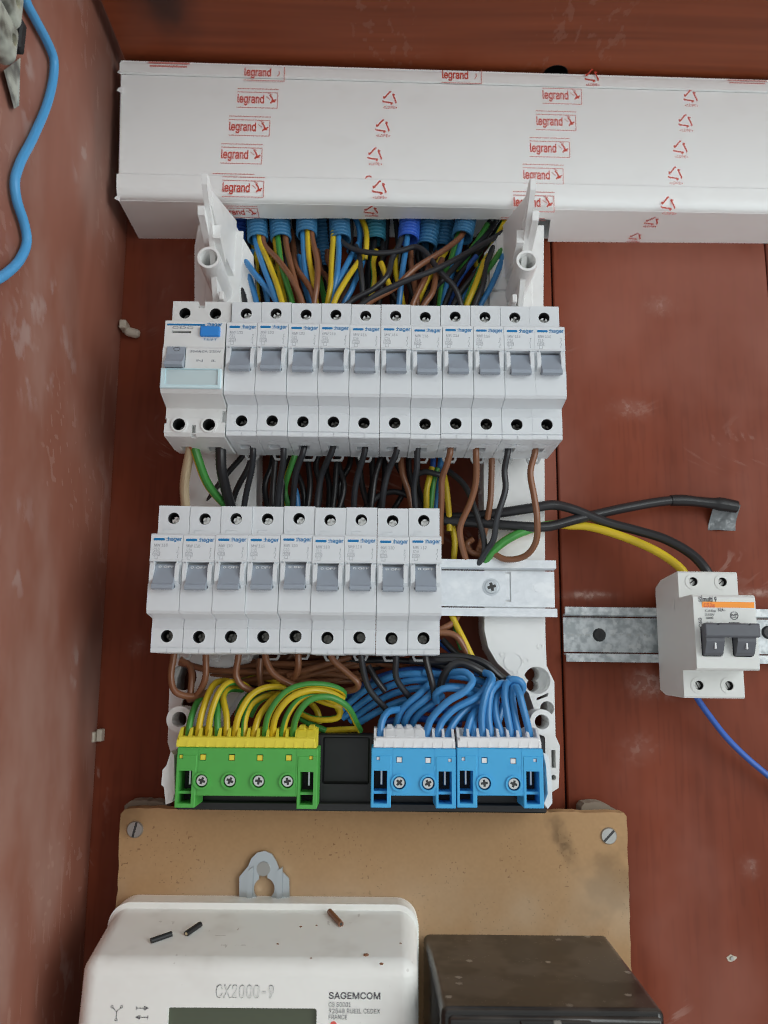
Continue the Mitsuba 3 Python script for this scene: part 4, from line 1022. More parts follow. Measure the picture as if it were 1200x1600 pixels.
def clip_mesh():
    h = [(-0.0045, ZB + 0.004), (-0.0045, ZB - 0.0006), (-0.0032, ZB - 0.0030), (0.0032, ZB - 0.0030), (0.0045, ZB - 0.0006), (0.0045, ZB + 0.004), (0.0030, ZB + 0.004), (0.0030, ZB - 0.0006), (0.0023, ZB - 0.0018), (-0.0023, ZB - 0.0018), (-0.0030, ZB - 0.0006), (-0.0030, ZB + 0.004)]
    return mesh_of(ex_y([(x + W / 2, z) for x, z in h], -0.0430, -0.0452))


BODY = mikit.ply(breaker_body(), 'breaker_m', smooth=25)
TOG = mikit.ply(toggle_mesh(), 'toggle_m', smooth=25)
CLIP = mikit.ply(clip_mesh(), 'clip_m', smooth=25)
def sleeve(z, r):  # near-black lining that paints the shade inside a screw hole
    x = W / 2 - 0.0002
    return mesh_of(cyl_y(x, z, r - 0.00004, SHO + 0.0119, SHO + 0.0005, 28) - cyl_y(x, z, r - 0.0003, SHO + 0.0110, SHO - 0.002, 28))


LIN = [mikit.ply(sleeve(z, r), 'hole_m', smooth=30) for z, r in ((-0.0075, 0.0033), (ZB + 0.0090, 0.0034))]
SCR_T = [mikit.ply(terminal_screw(-0.0082, a, 0.0030, o), 'screw_m', smooth=25) for a, o in ((0.2, (0.0004, 0)), (0.9, (0.0007, -0.0003)), (1.3, (0.0001, -0.0005)), (0.55, (0.0003, 0.0002)))]
SCR_B = [mikit.ply(terminal_screw(ZB + 0.0088, a, 0.0060, o), 'shaded_screw_m', smooth=25) for a, o in ((0.3, (0.0005, 0)), (0.8, (0.0006, 0.0004)), (1.2, (-0.0003, -0.0003)))]
LY = HOOD - 0.00008
def on_label(m): m.apply_transform(FRONT); m.apply_translation([0, LY - 0.00005, 0]); return m
b = text_flat(':hager', 0.0021, True, 0.0083); b.apply_translation([0.0083, -0.0225, 0])
st = trimesh.creation.extrude_polygon(shapely.LineString([(0.0021, -0.0217), (0.0070, -0.0217)]).buffer(0.00065, quad_segs=4), 0.00012, engine='earcut')
BRAND = mikit.ply(on_label(trimesh.util.concatenate([b, st])), 'brand_blue_m')
def fine_print(a, c):
    t1 = text_flat(a, 0.0016, False, 0.0074); t1.apply_translation([0.0018, -0.0258, 0])
    t2 = text_flat(c, 0.0016, False, 0.0030); t2.apply_translation([0.0018, -0.0281, 0])
    t3 = text_flat('6000', 0.0012, False, 0.0030); t3.apply_translation([0.0020, -0.0302, 0])
    s = shapely.union_all([shapely.LineString(l).buffer(0.00011) for l in ([(0.0016, -0.0305), (0.0053, -0.0305), (0.0053, -0.0287), (0.0016, -0.0287), (0.0016, -0.0305)], [(0.0026, -0.0308), (0.0026, -0.0323), (0.0043, -0.0323), (0.0043, -0.0308)],
                       [(0.0148, -0.0262), (0.0155, -0.0262)], [(0.0152, -0.0258), (0.0152, -0.0275), (0.0144, -0.0290)], [(0.0152, -0.0290), (0.0152, -0.0305), (0.0146, -0.0312), (0.0152, -0.0318)])])
    t4 = trimesh.util.concatenate([trimesh.creation.extrude_polygon(g, 0.00012, engine='earcut') for g in getattr(s, 'geoms', [s])])
    return mikit.ply(on_label(trimesh.util.concatenate([t1, t2, t3, t4])), 'print_grey_m')


FINE = {'10': fine_print('MW 110', 'C10'), '16': fine_print('MW 116', 'C16'), '32': fine_print('MW 132', 'C32')}
# O OFF on the toggle's slope
o = text_flat('0 OFF', 0.0013, True, 0.0086)
tt = np.array([HOOD + 0.0022, -0.0352]); bb = np.array([HOOD - 0.0005, -0.0395]); up = np.array([0, *(tt - bb)]); up /= np.linalg.norm(up)
Mx = np.eye(4); Mx[:3, 0], Mx[:3, 1], Mx[:3, 2] = (1, 0, 0), up, np.cross((1, 0, 0), up); Mx[:3, 3] = np.array([0.0044, *(bb + (tt - bb) * 0.52)]) - np.array([0, 0.00025, 0])
o.apply_transform(Mx); OFF = mikit.ply(o, 'white_m')
for row, (x0, ztop, n, off) in enumerate((( -0.1227, 0.2171, 11, 2), (-0.1233, 0.0937, 9, 0))):
    for i in range(n):
        name = 'upper' if row == 0 else 'lower'
        extra = {(0, 10): ', at its right end', (1, 0): ', at its left end', (1, 8): ', by bare rail'}.get((row, i), '')
        k = thing('circuit_breaker', f'{ORD[i]} white circuit breaker from left in the {name} row{extra}', 'circuit breaker', f'circuit breakers of the {name} row')
        j = np.array([rng.normal(0, 0.00009), rng.normal(0, 0.00032), rng.normal(0, 0.00024)])
        to = T().translate([x0 + (i + off) * M + j[0], j[1], ztop + j[2]])
        put(k + '__body', BODY, None, to=to); put(k + '__toggle', TOG, None, to=to); put(k + '__clip', CLIP, None, to=to)
        put(k + '__terminal_hole_shade', LIN[0], None, to=to); put(k + '__terminal_hole_shade', LIN[1], None, to=to)
        put(k + '__terminal_screw', SCR_T[(i * 7 + row) % 4], None, to=to); put(k + '__terminal_screw', SCR_B[(i * 5 + row) % 3], None, to=to)
        put(k + '__brand_print', BRAND, None, to=to)
        put(k + '__fine_print', FINE['10' if row else '32' if i < 3 else '16'], None, to=to)
        if row: put(k + '__toggle__lettering', OFF, None, to=to)


# ================================================================== residual current switch
rc = thing('residual_current_switch', 'two module residual current switch with blue test button at the left of the upper row', 'switch')
x0, z0 = -0.1227, 0.2173
w2 = 2 * M - 0.0007
RS = -0.0885
prof = [(RS, 0.0), (RS, -0.0182), (HOOD + 0.0002, -0.0184), (HOOD - 0.0002, -0.0192), (HOOD - 0.0008, -0.0345), (HOOD - 0.0022, -0.0362), (HOOD - 0.0024, -0.0470), (HOOD - 0.0026, -0.0482), (HOOD - 0.0036, -0.0492), (HOOD - 0.0036, -0.0600), (HOOD - 0.001, -0.0625),
        (RS - 0.003, -0.0660), (RS - 0.0012, -0.0668), (RS - 0.0010, -0.0728), (RS - 0.0030, -0.0735), (RS - 0.0034, -0.0818), (RS - 0.0016, -0.0838), (-0.064, -0.0850), (-0.050, -0.0835), (-0.0400, -0.0640), (-0.0400, -0.0200), (-0.050, 0.0)]
m = ex_x([(y, z + z0) for y, z in prof], x0, x0 + w2)
hx = (x0 + 0.0073, x0 + w2 - 0.0093)
for x in hx:
    m = m - cyl_y(x, z0 - 0.0075, 0.0034, RS + 0.011, RS - 0.004, 28)
for x in (x0 + 0.0085, x0 + w2 - 0.0090):
    m = m + (cyl_y(x, z0 - 0.0772, 0.0047, RS, RS - 0.0042, 30) - cyl_y(x, z0 - 0.0772, 0.0036, RS + 0.01, RS - 0.006, 28)) - cyl_y(x, z0 - 0.0772, 0.0036, RS + 0.011, RS - 0.006, 28)
cx = x0 + w2 / 2 - 0.0006
m = m - bx(cx - 0.0018, cx + 0.0022, RS - 0.004, RS + 0.006, z0 + 0.001, z0 - 0.0042)
m = m - bx(cx - 0.0010, cx + 0.0014, RS - 0.008, RS + 0.002, z0 - 0.0772, z0 - 0.0820) - bx(cx - 0.0014, cx + 0.0016, -0.093, -0.0875, z0 - 0.0845, z0 - 0.0825)
m = m - bx(x0 + w2 - 0.0022, x0 + w2 + 0.001, RS - 0.005, RS + 0.003, z0 - 0.0182, z0 - 0.0150) - bx(x0 + w2 - 0.0022, x0 + w2 + 0.001, RS - 0.008, RS + 0.002, z0 - 0.0680, z0 - 0.0755) - bx(x0 - 0.001, x0 + 0.0012, RS - 0.008, RS + 0.002, z0 - 0.0735, z0 - 0.0765)
m = m - bx(x0 + 0.0040, x0 + 0.0150, HOOD - 0.004, HOOD + 0.004, z0 - 0.0248, z0 - 0.0262)                # flag slot
m = m - bx(x0 + 0.0022, x0 + 0.0132, HOOD - 0.006, HOOD + 0.005, z0 - 0.0352, z0 - 0.0476)                # toggle window
m = m - bx(x0 + 0.008, x0 + 0.0125, -0.0800, -0.0793, z0 - 0.090, z0 - 0.0832) - bx(x0 + 0.022, x0 + 0.030, -0.0800, -0.0793, z0 - 0.090, z0 - 0.0832) - bx(x0 + 0.0045, x0 + 0.0115, -0.071, -0.062, z0 - 0.090, z0 - 0.078) - bx(x0 + w2 - 0.0135, x0 + w2 - 0.0055, -0.071, -0.062, z0 - 0.090, z0 - 0.078)
put(rc + '__body', mesh_of(m), 'switch_white_m', 25)
put(rc + '__test_button', mesh_of(bx(x0 + 0.0205, x0 + 0.0318, HOOD + 0.002, HOOD - 0.0026, z0 - 0.0224, z0 - 0.0284, 0.0005)), 'button_blue_m', False, label='bright blue test button')
prof = [(HOOD + 0.004, -0.0356), (HOOD - 0.0030, -0.0354), (HOOD - 0.0034, -0.0400), (HOOD - 0.0060, -0.0445), (HOOD - 0.0088, -0.0462), (HOOD - 0.0088, -0.0482), (HOOD - 0.0070, -0.0488), (HOOD + 0.004, -0.0474)]
k = put(rc + '__toggle', mesh_of(ex_x([(y, z + z0) for y, z in prof], x0 + 0.0026, x0 + 0.0128)), 'toggle_m', 25)
put(k + '__off_mark', strokes([[(0.0016 * math.cos(a) * 1.1, 0.0011 * math.sin(a)) for a in np.linspace(0, 6.3, 18)]], 0.0003, V3(x0 + 0.0082, HOOD - 0.0032, z0 - 0.0370)), 'print_dark_m', False)
put(rc + '__flap_frame', mesh_of(bx(x0 + 0.0002, x0 + w2 - 0.0004, HOOD - 0.0030, HOOD - 0.0050, z0 - 0.0488, z0 - 0.0606, 0.0004) - bx(x0 + 0.003, x0 + w2 - 0.0022, HOOD - 0.001, HOOD - 0.008, z0 - 0.0494, z0 - 0.0586)), 'flap_frame_m', False, label='pale bluish clear label flap')
pane = trimesh.Trimesh(np.array([[x0 + 0.003, HOOD - 0.0047, z0 - 0.0586], [x0 + w2 - 0.0022, HOOD - 0.0047, z0 - 0.0586], [x0 + w2 - 0.0022, HOOD - 0.0047, z0 - 0.0494], [x0 + 0.003, HOOD - 0.0047, z0 - 0.0494]]), [[0, 1, 2], [0, 2, 3]], process=False)
put(rc + '__flap_pane', pane, 'clear_flap_m', False)
t = text_flat(':hager', 0.0020, True, 0.0085); t.apply_translation([0.0235, -0.0216, 0])
s1 = trimesh.creation.extrude_polygon(sbox(0.0008, -0.0216, 0.0225, -0.0206), 0.00012, engine='earcut')
m = trimesh.util.concatenate([t, s1]); m.apply_transform(FRONT); m.apply_translation([x0 + 0.0004, HOOD - 0.00045, z0]); put(rc + '__brand_print', m, 'brand_blue_m', False)
t = text_flat('TEST', 0.0010, False, 0.008); t.apply_transform(FRONT); t.apply_translation([x0 + 0.022, HOOD - 0.00075, z0 - 0.0305]); put(rc + '__test_print', t, 'brand_blue_m', False)
pt = []
for s, h, wd, xx, zz in (('CDC', 0.0014, 0.012, 0.004, -0.0236), ('30mA', 0.0013, 0.006, 0.0155, -0.0385), ('40A 230V', 0.0013, 0.0125, 0.0205, -0.0385), ('N  1', 0.0012, 0.011, 0.019, -0.0440)):
    t = text_flat(s, h, False, wd); t.apply_transform(FRONT); t.apply_translation([x0 + xx, HOOD - (0.0025 if zz < -0.035 else 0.0006), z0 + zz]); pt.append(t)
put(rc + '__fine_print', trimesh.util.concatenate(pt), 'print_grey_m', False)
put(rc + '__flag_window', mesh_of(bx(x0 + 0.0040, x0 + 0.0150, HOOD + 0.0026, HOOD + 0.0036, z0 - 0.0246, z0 - 0.0264)), 'print_dark_m', False)
for x, z in [(x, z0 - 0.0075) for x in hx] + [(x, z0 - 0.0772) for x in (x0 + 0.0085, x0 + w2 - 0.0090)]:
    yy = RS + 0.0004 if z > z0 - 0.02 else RS - 0.0036
    put(rc + '__terminal_hole_shade', mesh_of(cyl_y(x, z, 0.00336 if z > z0 - 0.02 else 0.00356, RS + 0.0109, yy, 28) - cyl_y(x, z, 0.0031, RS + 0.0100, yy - 0.002, 28)), 'hole_m', 30)  # near-black lining for the shade in the screw hole
    kk = screw(rc + '__terminal_screw', x + 0.0003, z - 0.0006, RS + 0.0085, 0.0027, 'cross', 'dull_screw_m')


# ================================================================== the two-pole breaker on the right
tb = thing('two_pole_breaker', 'yellowed white two pole breaker with orange stripe and dark linked toggles on the right', 'circuit breaker')
xs0, xs1 = at(1064, 990, -0.0520)[0], at(1064, 990, -0.0520)[0] + 0.0360
zt1, zb1 = at(1100, 893, -0.052)[2], at(1110, 1091, -0.052)[2]
HY, SY = -0.0745, -0.0520
h0, h1 = at(1120, 929, HY)[2], at(1120, 1047, HY)[2]
hm = at(1120, 1028, HY)[2]
prof = [(-0.009, zt1 - 0.006), (-0.020, zt1 - 0.002), (SY + 0.001, zt1), (SY, zt1 - 0.001), (SY, h0), (HY + 0.0015, h0), (HY, h0 - 0.0015), (HY, at(1120, 975, HY)[2]), (HY - 0.0006, hm), (HY - 0.0002, h1 + 0.001), (HY + 0.001, h1), (SY, h1), (SY, zb1 + 0.001), (SY + 0.001, zb1), (-0.020, zb1 + 0.001), (-0.009, zb1 + 0.004)]
m = ex_x(prof, xs0, xs1)
pole = (xs0 + 0.0090, xs0 + 0.0268)
tz0, tz1 = at(1120, 978, HY)[2], at(1120, 1026, HY)[2]
for xp in pole:
    for zz in (at(1100, 909, SY)[2], at(1110, 1071, SY)[2]):
        m = m + (cyl_y(xp, zz, 0.0048, SY + 0.001, SY - 0.0005, 28)) - cyl_y(xp, zz, 0.0027, SY + 0.008, SY - 0.003, 24)
    m = m - bx(xp - 0.0058, xp + 0.0058, HY + 0.004, HY - 0.006, tz0, tz1, 0.001)
for y_, z_, ry, rz in ((-0.043, at(1070, 945, -0.043)[2], 0.0010, 0.0045),):
    e = m3.Manifold.cylinder(0.006, 1, 1, 20).transform(np.array([[0, 0, 1, xs0 - 0.003], [ry, 0, 0, y_], [0, rz, 0, z_]], float)); m = m - e
put(tb + '__body', mesh_of(m), 'old_white_m', 25)
for xp in pole:
    for zz, kd in ((at(1100, 909, SY)[2], 'slot2'), (at(1110, 1071, SY)[2], 'slot')):
        put(tb + '__terminal_hole_shade', mesh_of(cyl_y(xp, zz, 0.00268, SY + 0.0079, SY + 0.0003, 24) - cyl_y(xp, zz, 0.0025, SY + 0.0070, SY - 0.002, 24)), 'hole_m', 30)  # near-black lining, shade of the hole put into colour
        screw(tb + '__terminal_screw', xp, zz, SY + 0.0042, 0.0023, kd, 'dull_screw_m')
    r = [(HY + 0.003, tz0 - 0.002), (HY - 0.0066, tz0 - 0.001), (HY - 0.0070, tz0 - 0.009), (HY - 0.0040, tz1 + 0.002), (HY - 0.002, tz1 + 0.0005), (HY + 0.003, tz1 + 0.0005)]
    k = put(tb + '__toggle', mesh_of(ex_x(r, xp - 0.0052, xp + 0.0052)), 'dark_toggle_m', 25)
    q = at(0, 0, 0); zc = tz1 + 0.0058
    put(k + '__mark', mesh_of(bx(xp - 0.0004, xp + 0.0004, HY - 0.0067, HY - 0.0040, zc - 0.0016, zc + 0.0018)), 'white_m', False)
zb0 = tz0 + 0.0012
m = bx(pole[0] - 0.0068, pole[1] + 0.0072, HY - 0.0045, HY - 0.0092, zb0, zb0 - 0.0080, 0.0010)
for xp in pole: m = m - bx(xp - 0.001, xp + 0.0016, HY - 0.012, HY - 0.0080, zb0 + 0.001, zb0 - 0.0012)
put(tb + '__link_bar', mesh_of(m), 'dark_toggle_m', False, label='dark grey bar that links the two toggles')
yb = HY - 0.00018
def tp(u, v): p = at(u, v, HY); return V3(p[0], yb, p[2])
a, b = tp(1097, 949), tp(1178, 941)
put(tb + '__orange_band', mesh_of(bx(a[0], b[0], yb + 0.0001, yb - 0.0001, a[2], b[2])), 'orange_m', False)
put(tb + '__brand_print', text_on('S|multi 9', 0.0028, tp(1091, 940), bold=True, width=0.0105), 'print_dark_m', False)
put(tb + '__rating_print', text_on('C32a', 0.0021, tp(1099, 948.5) + V3(0, -0.00016, 0), bold=True, width=0.0062), 'print_red_m', False)
put(tb + '__fine_print', trimesh.util.concatenate([text_on('32A~', 0.0016, tp(1121, 955), bold=True, width=0.0045), text_on('C60a', 0.0013, tp(1101, 956), width=0.0062), text_on('230V', 0.0013, tp(1101, 962), width=0.0055), text_on('6000', 0.0012, tp(1103, 967), width=0.004),
     text_on('1.5', 0.0016, tp(1103, 976), width=0.0035), strokes([[(0.0022 * math.cos(x), 0.0022 * math.sin(x)) for x in np.linspace(0, 6.3, 20)], [(-0.0014, -0.0006), (-0.0014, 0.001), (-0.0004, 0), (0.0006, 0.001), (0.0006, -0.0006)], [(-0.0018, -0.0012), (0.0018, -0.0012)], [(0.001, 0.0009), (0.0017, 0.0003)]], 0.00035, tp(1147, 962)),
     strokes([[(0, 0), (0.006, 0)], [(0, -0.0012), (0.006, -0.0012)]], 0.0006, tp(1139, 973))]), 'print_dark_m', False)
put(tb + '__catalogue_print', text_on('C60', 0.0018, tp(1097, 981), ex=(0, 0, 1), up=(-1, 0, 0), bold=True, width=0.0055), 'print_dark_m', False)


# ================================================================== terminal blocks
def terminal_block(key, u0, u1, body_m, comb_m, slots, screws, windows, caps, ul, ur, vtop=1170, vbot=1262, emb=True):
    Y = -0.0735
    a, b = at(u0, vbot, Y), at(u1, vtop, Y)
    xa, xb, zlo, zhi = a[0], b[0], a[2], b[2]
    zmain = at(u0, 1243, Y)[2]
    fw = 0.0112
    zc = at(u0, 1204, Y)[2]
    m = bx(xa, xb, -0.047, Y, zmain, zhi, 0.0005)
    for x in (xa, xb - fw):
        m = m + bx(x, x + fw, -0.050, Y - 0.0004, zlo, zhi - 0.004, 0.0004)
    for x in (xa, xb - fw):
        m = m - bx(x + 0.0016, x + fw - 0.0022, -0.056, Y - 0.003, zlo + 0.0022, zc)
        m = m + bx(x + 0.0016, x + fw - 0.0022, -0.0575, Y + 0.003, zlo + 0.007, zlo + 0.0084)
    for u, v, h in windows:
        p = at(u, v, Y); m = m - bx(p[0] - h, p[0] + h, Y + 0.003, Y - 0.003, p[2] - h, p[2] + h)
    for x in (xa, xb - fw): put(key + '__foot_dark_insert', mesh_of(bx(x + 0.0018, x + fw - 0.0024, -0.0562, -0.0575, zlo + 0.0024, zc - 0.0002)), 'hole_m', False)  # near-black insert that makes the inside of the foot look dark
    for x in (xa, xb - fw): put(key + '__foot_spring', mesh_of(bx(x + 0.0052, x + 0.0066, -0.0574, -0.064, zlo + 0.011, zc + 0.001, 0.0003)), 'zinc_m', False)
    # joints: vertical lines beside the feet, and a stiffening line
    for x in (xa + fw + 0.0008, xb - fw - 0.0008):
        m = m - bx(x - 0.00015, x + 0.00015, Y + 0.0003, Y - 0.001, zmain - 0.001, zhi + 0.001)
    sc = [at(u, v, Y) for u, v in screws]
    for p in sc:
        m = m + cyl_y(p[0], p[2], 0.0047, Y + 0.001, Y - 0.0012, 30) - cyl_y(p[0], p[2], 0.0036, Y + 0.006, Y - 0.004, 28)
    put(key + '__body', mesh_of(m), body_m, 25)
    for p in sc:
        screw(key + '__clamp_screw', p[0], p[2], Y + 0.0016, 0.0033, 'cross', 'screw_m', h=0.0012)
    for u, v, h in windows:
        p = at(u, v, Y); put(key + '__window_tab', mesh_of(bx(p[0] - h * 0.8, p[0] + h * 0.8, Y + 0.0028, Y + 0.0005, p[2] - h * 0.85, p[2] + h * 0.7)), comb_m, False)
    # comb: lip, slanted ribs between the wire slots, back wall
    zl = zhi + 0.0001
    xs, xe = at(ul, 1160, -0.068)[0], at(ur, 1160, -0.068)[0]
    n = slots; pit = (xe - xs) / n
    cm = add(bx(xs, xe, -0.0600, Y + 0.0006, zl, zl + 0.0056, 0.0005), bx(xs, xe, -0.0535, -0.0555, zl, zl + 0.0098, 0.0004), bx(xs, xe, -0.0535, -0.0605, zl, zl + 0.0030))
    for i in range(n + 1):
        x = xs + i * pit
        wv = 0.0007
        cm = cm + hull([[x + s * wv, y, z] for s in (-1, 1) for y, z in ((Y + 0.0001, zl + 0.0002), (Y + 0.0004, zl + 0.0035), (-0.064, zl + 0.0100), (-0.0540, zl + 0.0104), (-0.0540, zl + 0.0002))])
    for i in caps:
        x = xs + (i + 0.5) * pit
        cm = cm + hull([[x + s * pit * 0.42, y, z] for s in (-1, 1) for y, z in ((Y + 0.003, zl + 0.001), (Y + 0.0034, zl + 0.006), (-0.064, zl + 0.0105), (-0.0545, zl + 0.0110), (-0.0545, zl + 0.001))]) \
                + hull([[x + s * pit * 0.26, y, z] for s in (-1, 1) for y, z in ((-0.0662, zl + 0.010), (-0.063, zl + 0.0118), (-0.0552, zl + 0.0120), (-0.0552, zl + 0.009))])
    put(key + '__slot_comb', mesh_of(cm), comb_m, 25)
    if emb:
        p = at(ur - 48, 1203, Y); put(key + '__raised_lettering', text_on('hager', 0.0030, V3(p[0], Y - 0.0001, p[2]), width=0.0105), body_m, False)
    return key


k = thing('terminal_block', 'green earth terminal block with yellow comb and green yellow wires', 'terminal block')
terminal_block(k, 272, 497, 'green_m', 'yellow_m', 14, [(315, 1220), (359, 1220), (404, 1220.5), (449, 1221)],
               [(283, 1182, 0.0011), (317, 1183, 0.0018), (362, 1183.5, 0.0018), (406, 1184, 0.0018), (451, 1184, 0.0018), (486, 1184, 0.0011)], (12, 13), 281, 493)
k = thing('terminal_block', 'left one of the two blue terminal blocks, half its slots empty', 'terminal block')
terminal_block(k, 579, 712, 'sky_m', 'white_m', 8, [(624, 1223), (669, 1224)], [(591, 1185, 0.0010), (624, 1187, 0.0017), (669, 1188, 0.0017), (703, 1188, 0.0010)], (1, 2, 3, 4), 586, 708)
k = thing('terminal_block', 'right one of the two blue terminal blocks, blue wires in every slot', 'terminal block')
terminal_block(k, 714, 848, 'sky_m', 'white_m', 8, [(757, 1224), (803, 1225)], [(724, 1186, 0.0010), (757, 1188, 0.0017), (802, 1189, 0.0017), (836, 1188, 0.0010)], (), 716, 841)


# ================================================================== fibreboard, meter, fuse box
BY = -0.026
bd = thing('fibreboard', 'brown fibreboard panel with stains that carries the meter', 'board')
pts = outline([(188, 1272), (196, 1264), (215, 1263), (600, 1266), (975, 1270), (979, 1276), (986, 1500)], BY) + [(0.1575, -0.40), (-0.1530, -0.40)] + outline([(183, 1400)], BY)
P0 = Polygon(pts)
ring = np.array(P0.exterior.segmentize(0.003).coords[:-1]); nz = meshkit.noise(np.c_[ring * 260, np.zeros(len(ring))])
ring = ring + (nz[:, None] - 0.5) * 0.0009
put(bd + '__panel', mesh_of(ex_y(ring, -0.0145, BY)), 'mdf_m', False)
for pp, kd in (((211, 1296), 'slotv'), ((951, 1306), 'slot')):
    q = at(*pp, BY); screw(bd + '__screw', q[0], q[2], BY + 0.0002, 0.0051, 'slotv' if kd == 'slotv' else 'slotd', 'dull_screw_m', h=0.0013)
for pl_ in ([(196, 1258), (206, 1250), (256, 1252), (262, 1266), (262, 1330), (196, 1330)], [(906, 1262), (912, 1254), (938, 1252), (962, 1266), (974, 1276), (974, 1330), (908, 1330)]):
    ring = np.array(Polygon(outline(pl_, -0.012)).exterior.segmentize(0.003).coords[:-1]); ring = ring + (meshkit.noise(np.c_[ring * 400, np.ones(len(ring))])[:, None] - 0.5) * 0.0016
    put(bd + '__batten', mesh_of(ex_y(ring, -0.0004, -0.0142)), 'batten_m', False)

mt = thing('electricity_meter', 'dusty off white electricity meter at the bottom left', 'meter')
# rounded casing: hull of spheres at its corners
def balls(pts, r, seg=12):
    s = trimesh.creation.icosphere(subdivisions=3, radius=1.0).vertices
    return hull(np.vstack([s * r + np.array(p) for p in pts]))
r = 0.009
xl0, xr0 = at(186, 1404, BY)[0], at(650, 1412, BY)[0]
zbk = at(400, 1406, BY)[2]
FYM = -0.097
xlf, xrf = at(124, 1520, FYM)[0], at(654, 1505, FYM)[0]
zfr = at(400, 1498, FYM)[2]
back = [[xl0 + 0.011, BY - 0.011, zbk - 0.011], [xr0 - 0.011, BY - 0.011, zbk - 0.011], [xl0 + 0.011, BY - 0.011, -0.38], [xr0 - 0.011, BY - 0.011, -0.38]]
xlb = at(100, 1640, FYM)[0]; xrb = at(662, 1640, FYM)[0]
frn = [[xlf + r, FYM + r, zfr - r], [xrf - r, FYM + r, zfr - r], [xlb + r - 0.003, FYM + r, -0.36], [xrb - r, FYM + r, -0.36]]
m = m3.Manifold.hull_points(np.vstack([trimesh.creation.icosphere(subdivisions=3).vertices * 0.011 + np.array(p) for p in back] + [trimesh.creation.icosphere(subdivisions=3).vertices * r + np.array(p) for p in frn]))
lc0, lc1 = at(263, 1574, FYM), at(495, 1577, FYM)
m = m - bx(lc0[0], lc1[0], FYM + 0.004, FYM - 0.01, -0.30, lc0[2], 0.001)
put(mt + '__casing', mesh_of(m), 'meter_m', 40)
# collar where the lid meets the base, a step at the back
bb = [[xl0 + 0.012, BY - 0.003, zbk - 0.0105], [xr0 - 0.012, BY - 0.003, zbk - 0.0105], [xl0 + 0.012, BY - 0.003, -0.38], [xr0 - 0.012, BY - 0.003, -0.38]]
m = m3.Manifold.hull_points(np.vstack([np.array(p) + np.array([0.0125 * math.cos(t), s, 0.0125 * math.sin(t)]) for p in bb for t in np.linspace(0, 6.28, 40)[:-1] for s in (0.0028, -0.016)][0:0] + [np.array([np.array(p) + np.array([0.0128 * math.cos(t), s, 0.0128 * math.sin(t)]) for p in bb for t in np.linspace(0, 6.28, 40)[:-1] for s in (0.0028, -0.014)])]))
put(mt + '__base', mesh_of(m), 'meter_m', 40)
lx0, lx1 = lc0[0], lc1[0]
put(mt + '__display', mesh_of(bx(lx0, lx1, FYM + 0.0038, FYM + 0.0022, -0.30, lc0[2] - 0.0004)), 'lcd_m', False, label='dark display window')
fm = lambda u, v: at(u, v, FYM - 0.0001)
p = fm(336, 1558); t0 = text_on('CX2000-9', 0.0058, p + V3(-0.0001, 0.00008, -0.0001), bold=True, width=0.0292); put(mt + '__model_print', t0, 'print_dark_m', False)
put(mt + '__model_fill', text_on('CX2000-9', 0.0054, p + V3(0.0003, -0.0002, 0.0001), width=0.0286), 'meter_m', False)
put(mt + '__maker_print', text_on('SAGEMCOM', 0.0030, fm(513, 1560.5), bold=True, width=0.0260), 'print_dark_m', False)
put(mt + '__address_print', trimesh.util.concatenate([text_on(s, 0.0021, fm(513, v), width=w_) for s, v, w_ in (('CS 50001', 1573, 0.0112), ('92848 RUEIL CEDEX', 1583, 0.0258), ('FRANCE', 1592.5, 0.0092))]), 'print_dark_m', False)
q = fm(182, 1582)
put(mt + '__symbol_print', trimesh.util.concatenate([strokes([[(0, -0.003), (0, 0.0004), (-0.0022, 0.0024)], [(0, 0.0004), (0.0022, 0.0024)]], 0.0003, q), strokes([[(x + 0.0006 * math.cos(a), y + 0.0006 * math.sin(a)) for a in np.linspace(0, 6.3, 10)] for x, y in ((-0.0024, 0.0026), (0.0024, 0.0026), (0, -0.0033))], 0.00025, q)]), 'print_dark_m', False)
q = fm(222, 1582)
put(mt + '__symbol_print', strokes([[(-0.003, 0.002), (0.003, 0.002)], [(0.001, 0.0028), (0.003, 0.002), (0.001, 0.0012), (0.001, 0.0028)], [(-0.003, 0.0012), (-0.003, 0.0028)], [(-0.003, -0.0022), (0.003, -0.0022)], [(-0.001, -0.0014), (-0.003, -0.0022), (-0.001, -0.003), (-0.001, -0.0014)], [(0.003, -0.003), (0.003, -0.0014)]], 0.0003, q), 'print_dark_m', False)
q = fm(521, 1601); put(mt + '__indicator_lamp', mesh_of(cyl_y(q[0], q[2], 0.0016, FYM + 0.001, FYM - 0.0004, 18)), 'led_m', 30)
# hanger plate
HP = -0.0285
op = Polygon(outline([(374, 1416), (374, 1370), (388, 1353), (393, 1341), (402, 1332), (414, 1329), (425, 1334), (432, 1345), (436, 1356), (452, 1372), (453, 1418)], HP))
k1, k2 = at(413, 1388, HP), at(412, 1357, HP)
hole_ = Point(k1[0], k1[2]).buffer(0.0061).union(Point(k2[0], k2[2]).buffer(0.0038)).union(sbox(k2[0] - 0.0024, k1[2], k2[0] + 0.0024, k2[2]))
m = ex_y(op.difference(hole_), HP + 0.0006, HP - 0.0008)
for u in (391, 437):
    a_, b_ = at(u - 4, 1400, HP), at(u + 4, 1400, HP); zt_ = at(u, 1353, HP)[2]
    m = m + (ex_y([(a_[0], zbk - 0.01), (b_[0], zbk - 0.01), (b_[0], zt_), (a_[0], zt_ - 0.002)], HP, HP - 0.0034))
hk = put(mt + '__hanger_plate', mesh_of(m), 'plate_m', 25, label='shiny metal hanger plate with keyhole')
screw(hk + '__screw', k2[0], k2[2] + 0.0002, BY + 0.0002, 0.0042, 'slotd', 'dull_screw_m', h=0.0030) if False else None
q = (k2[0], k2[2])
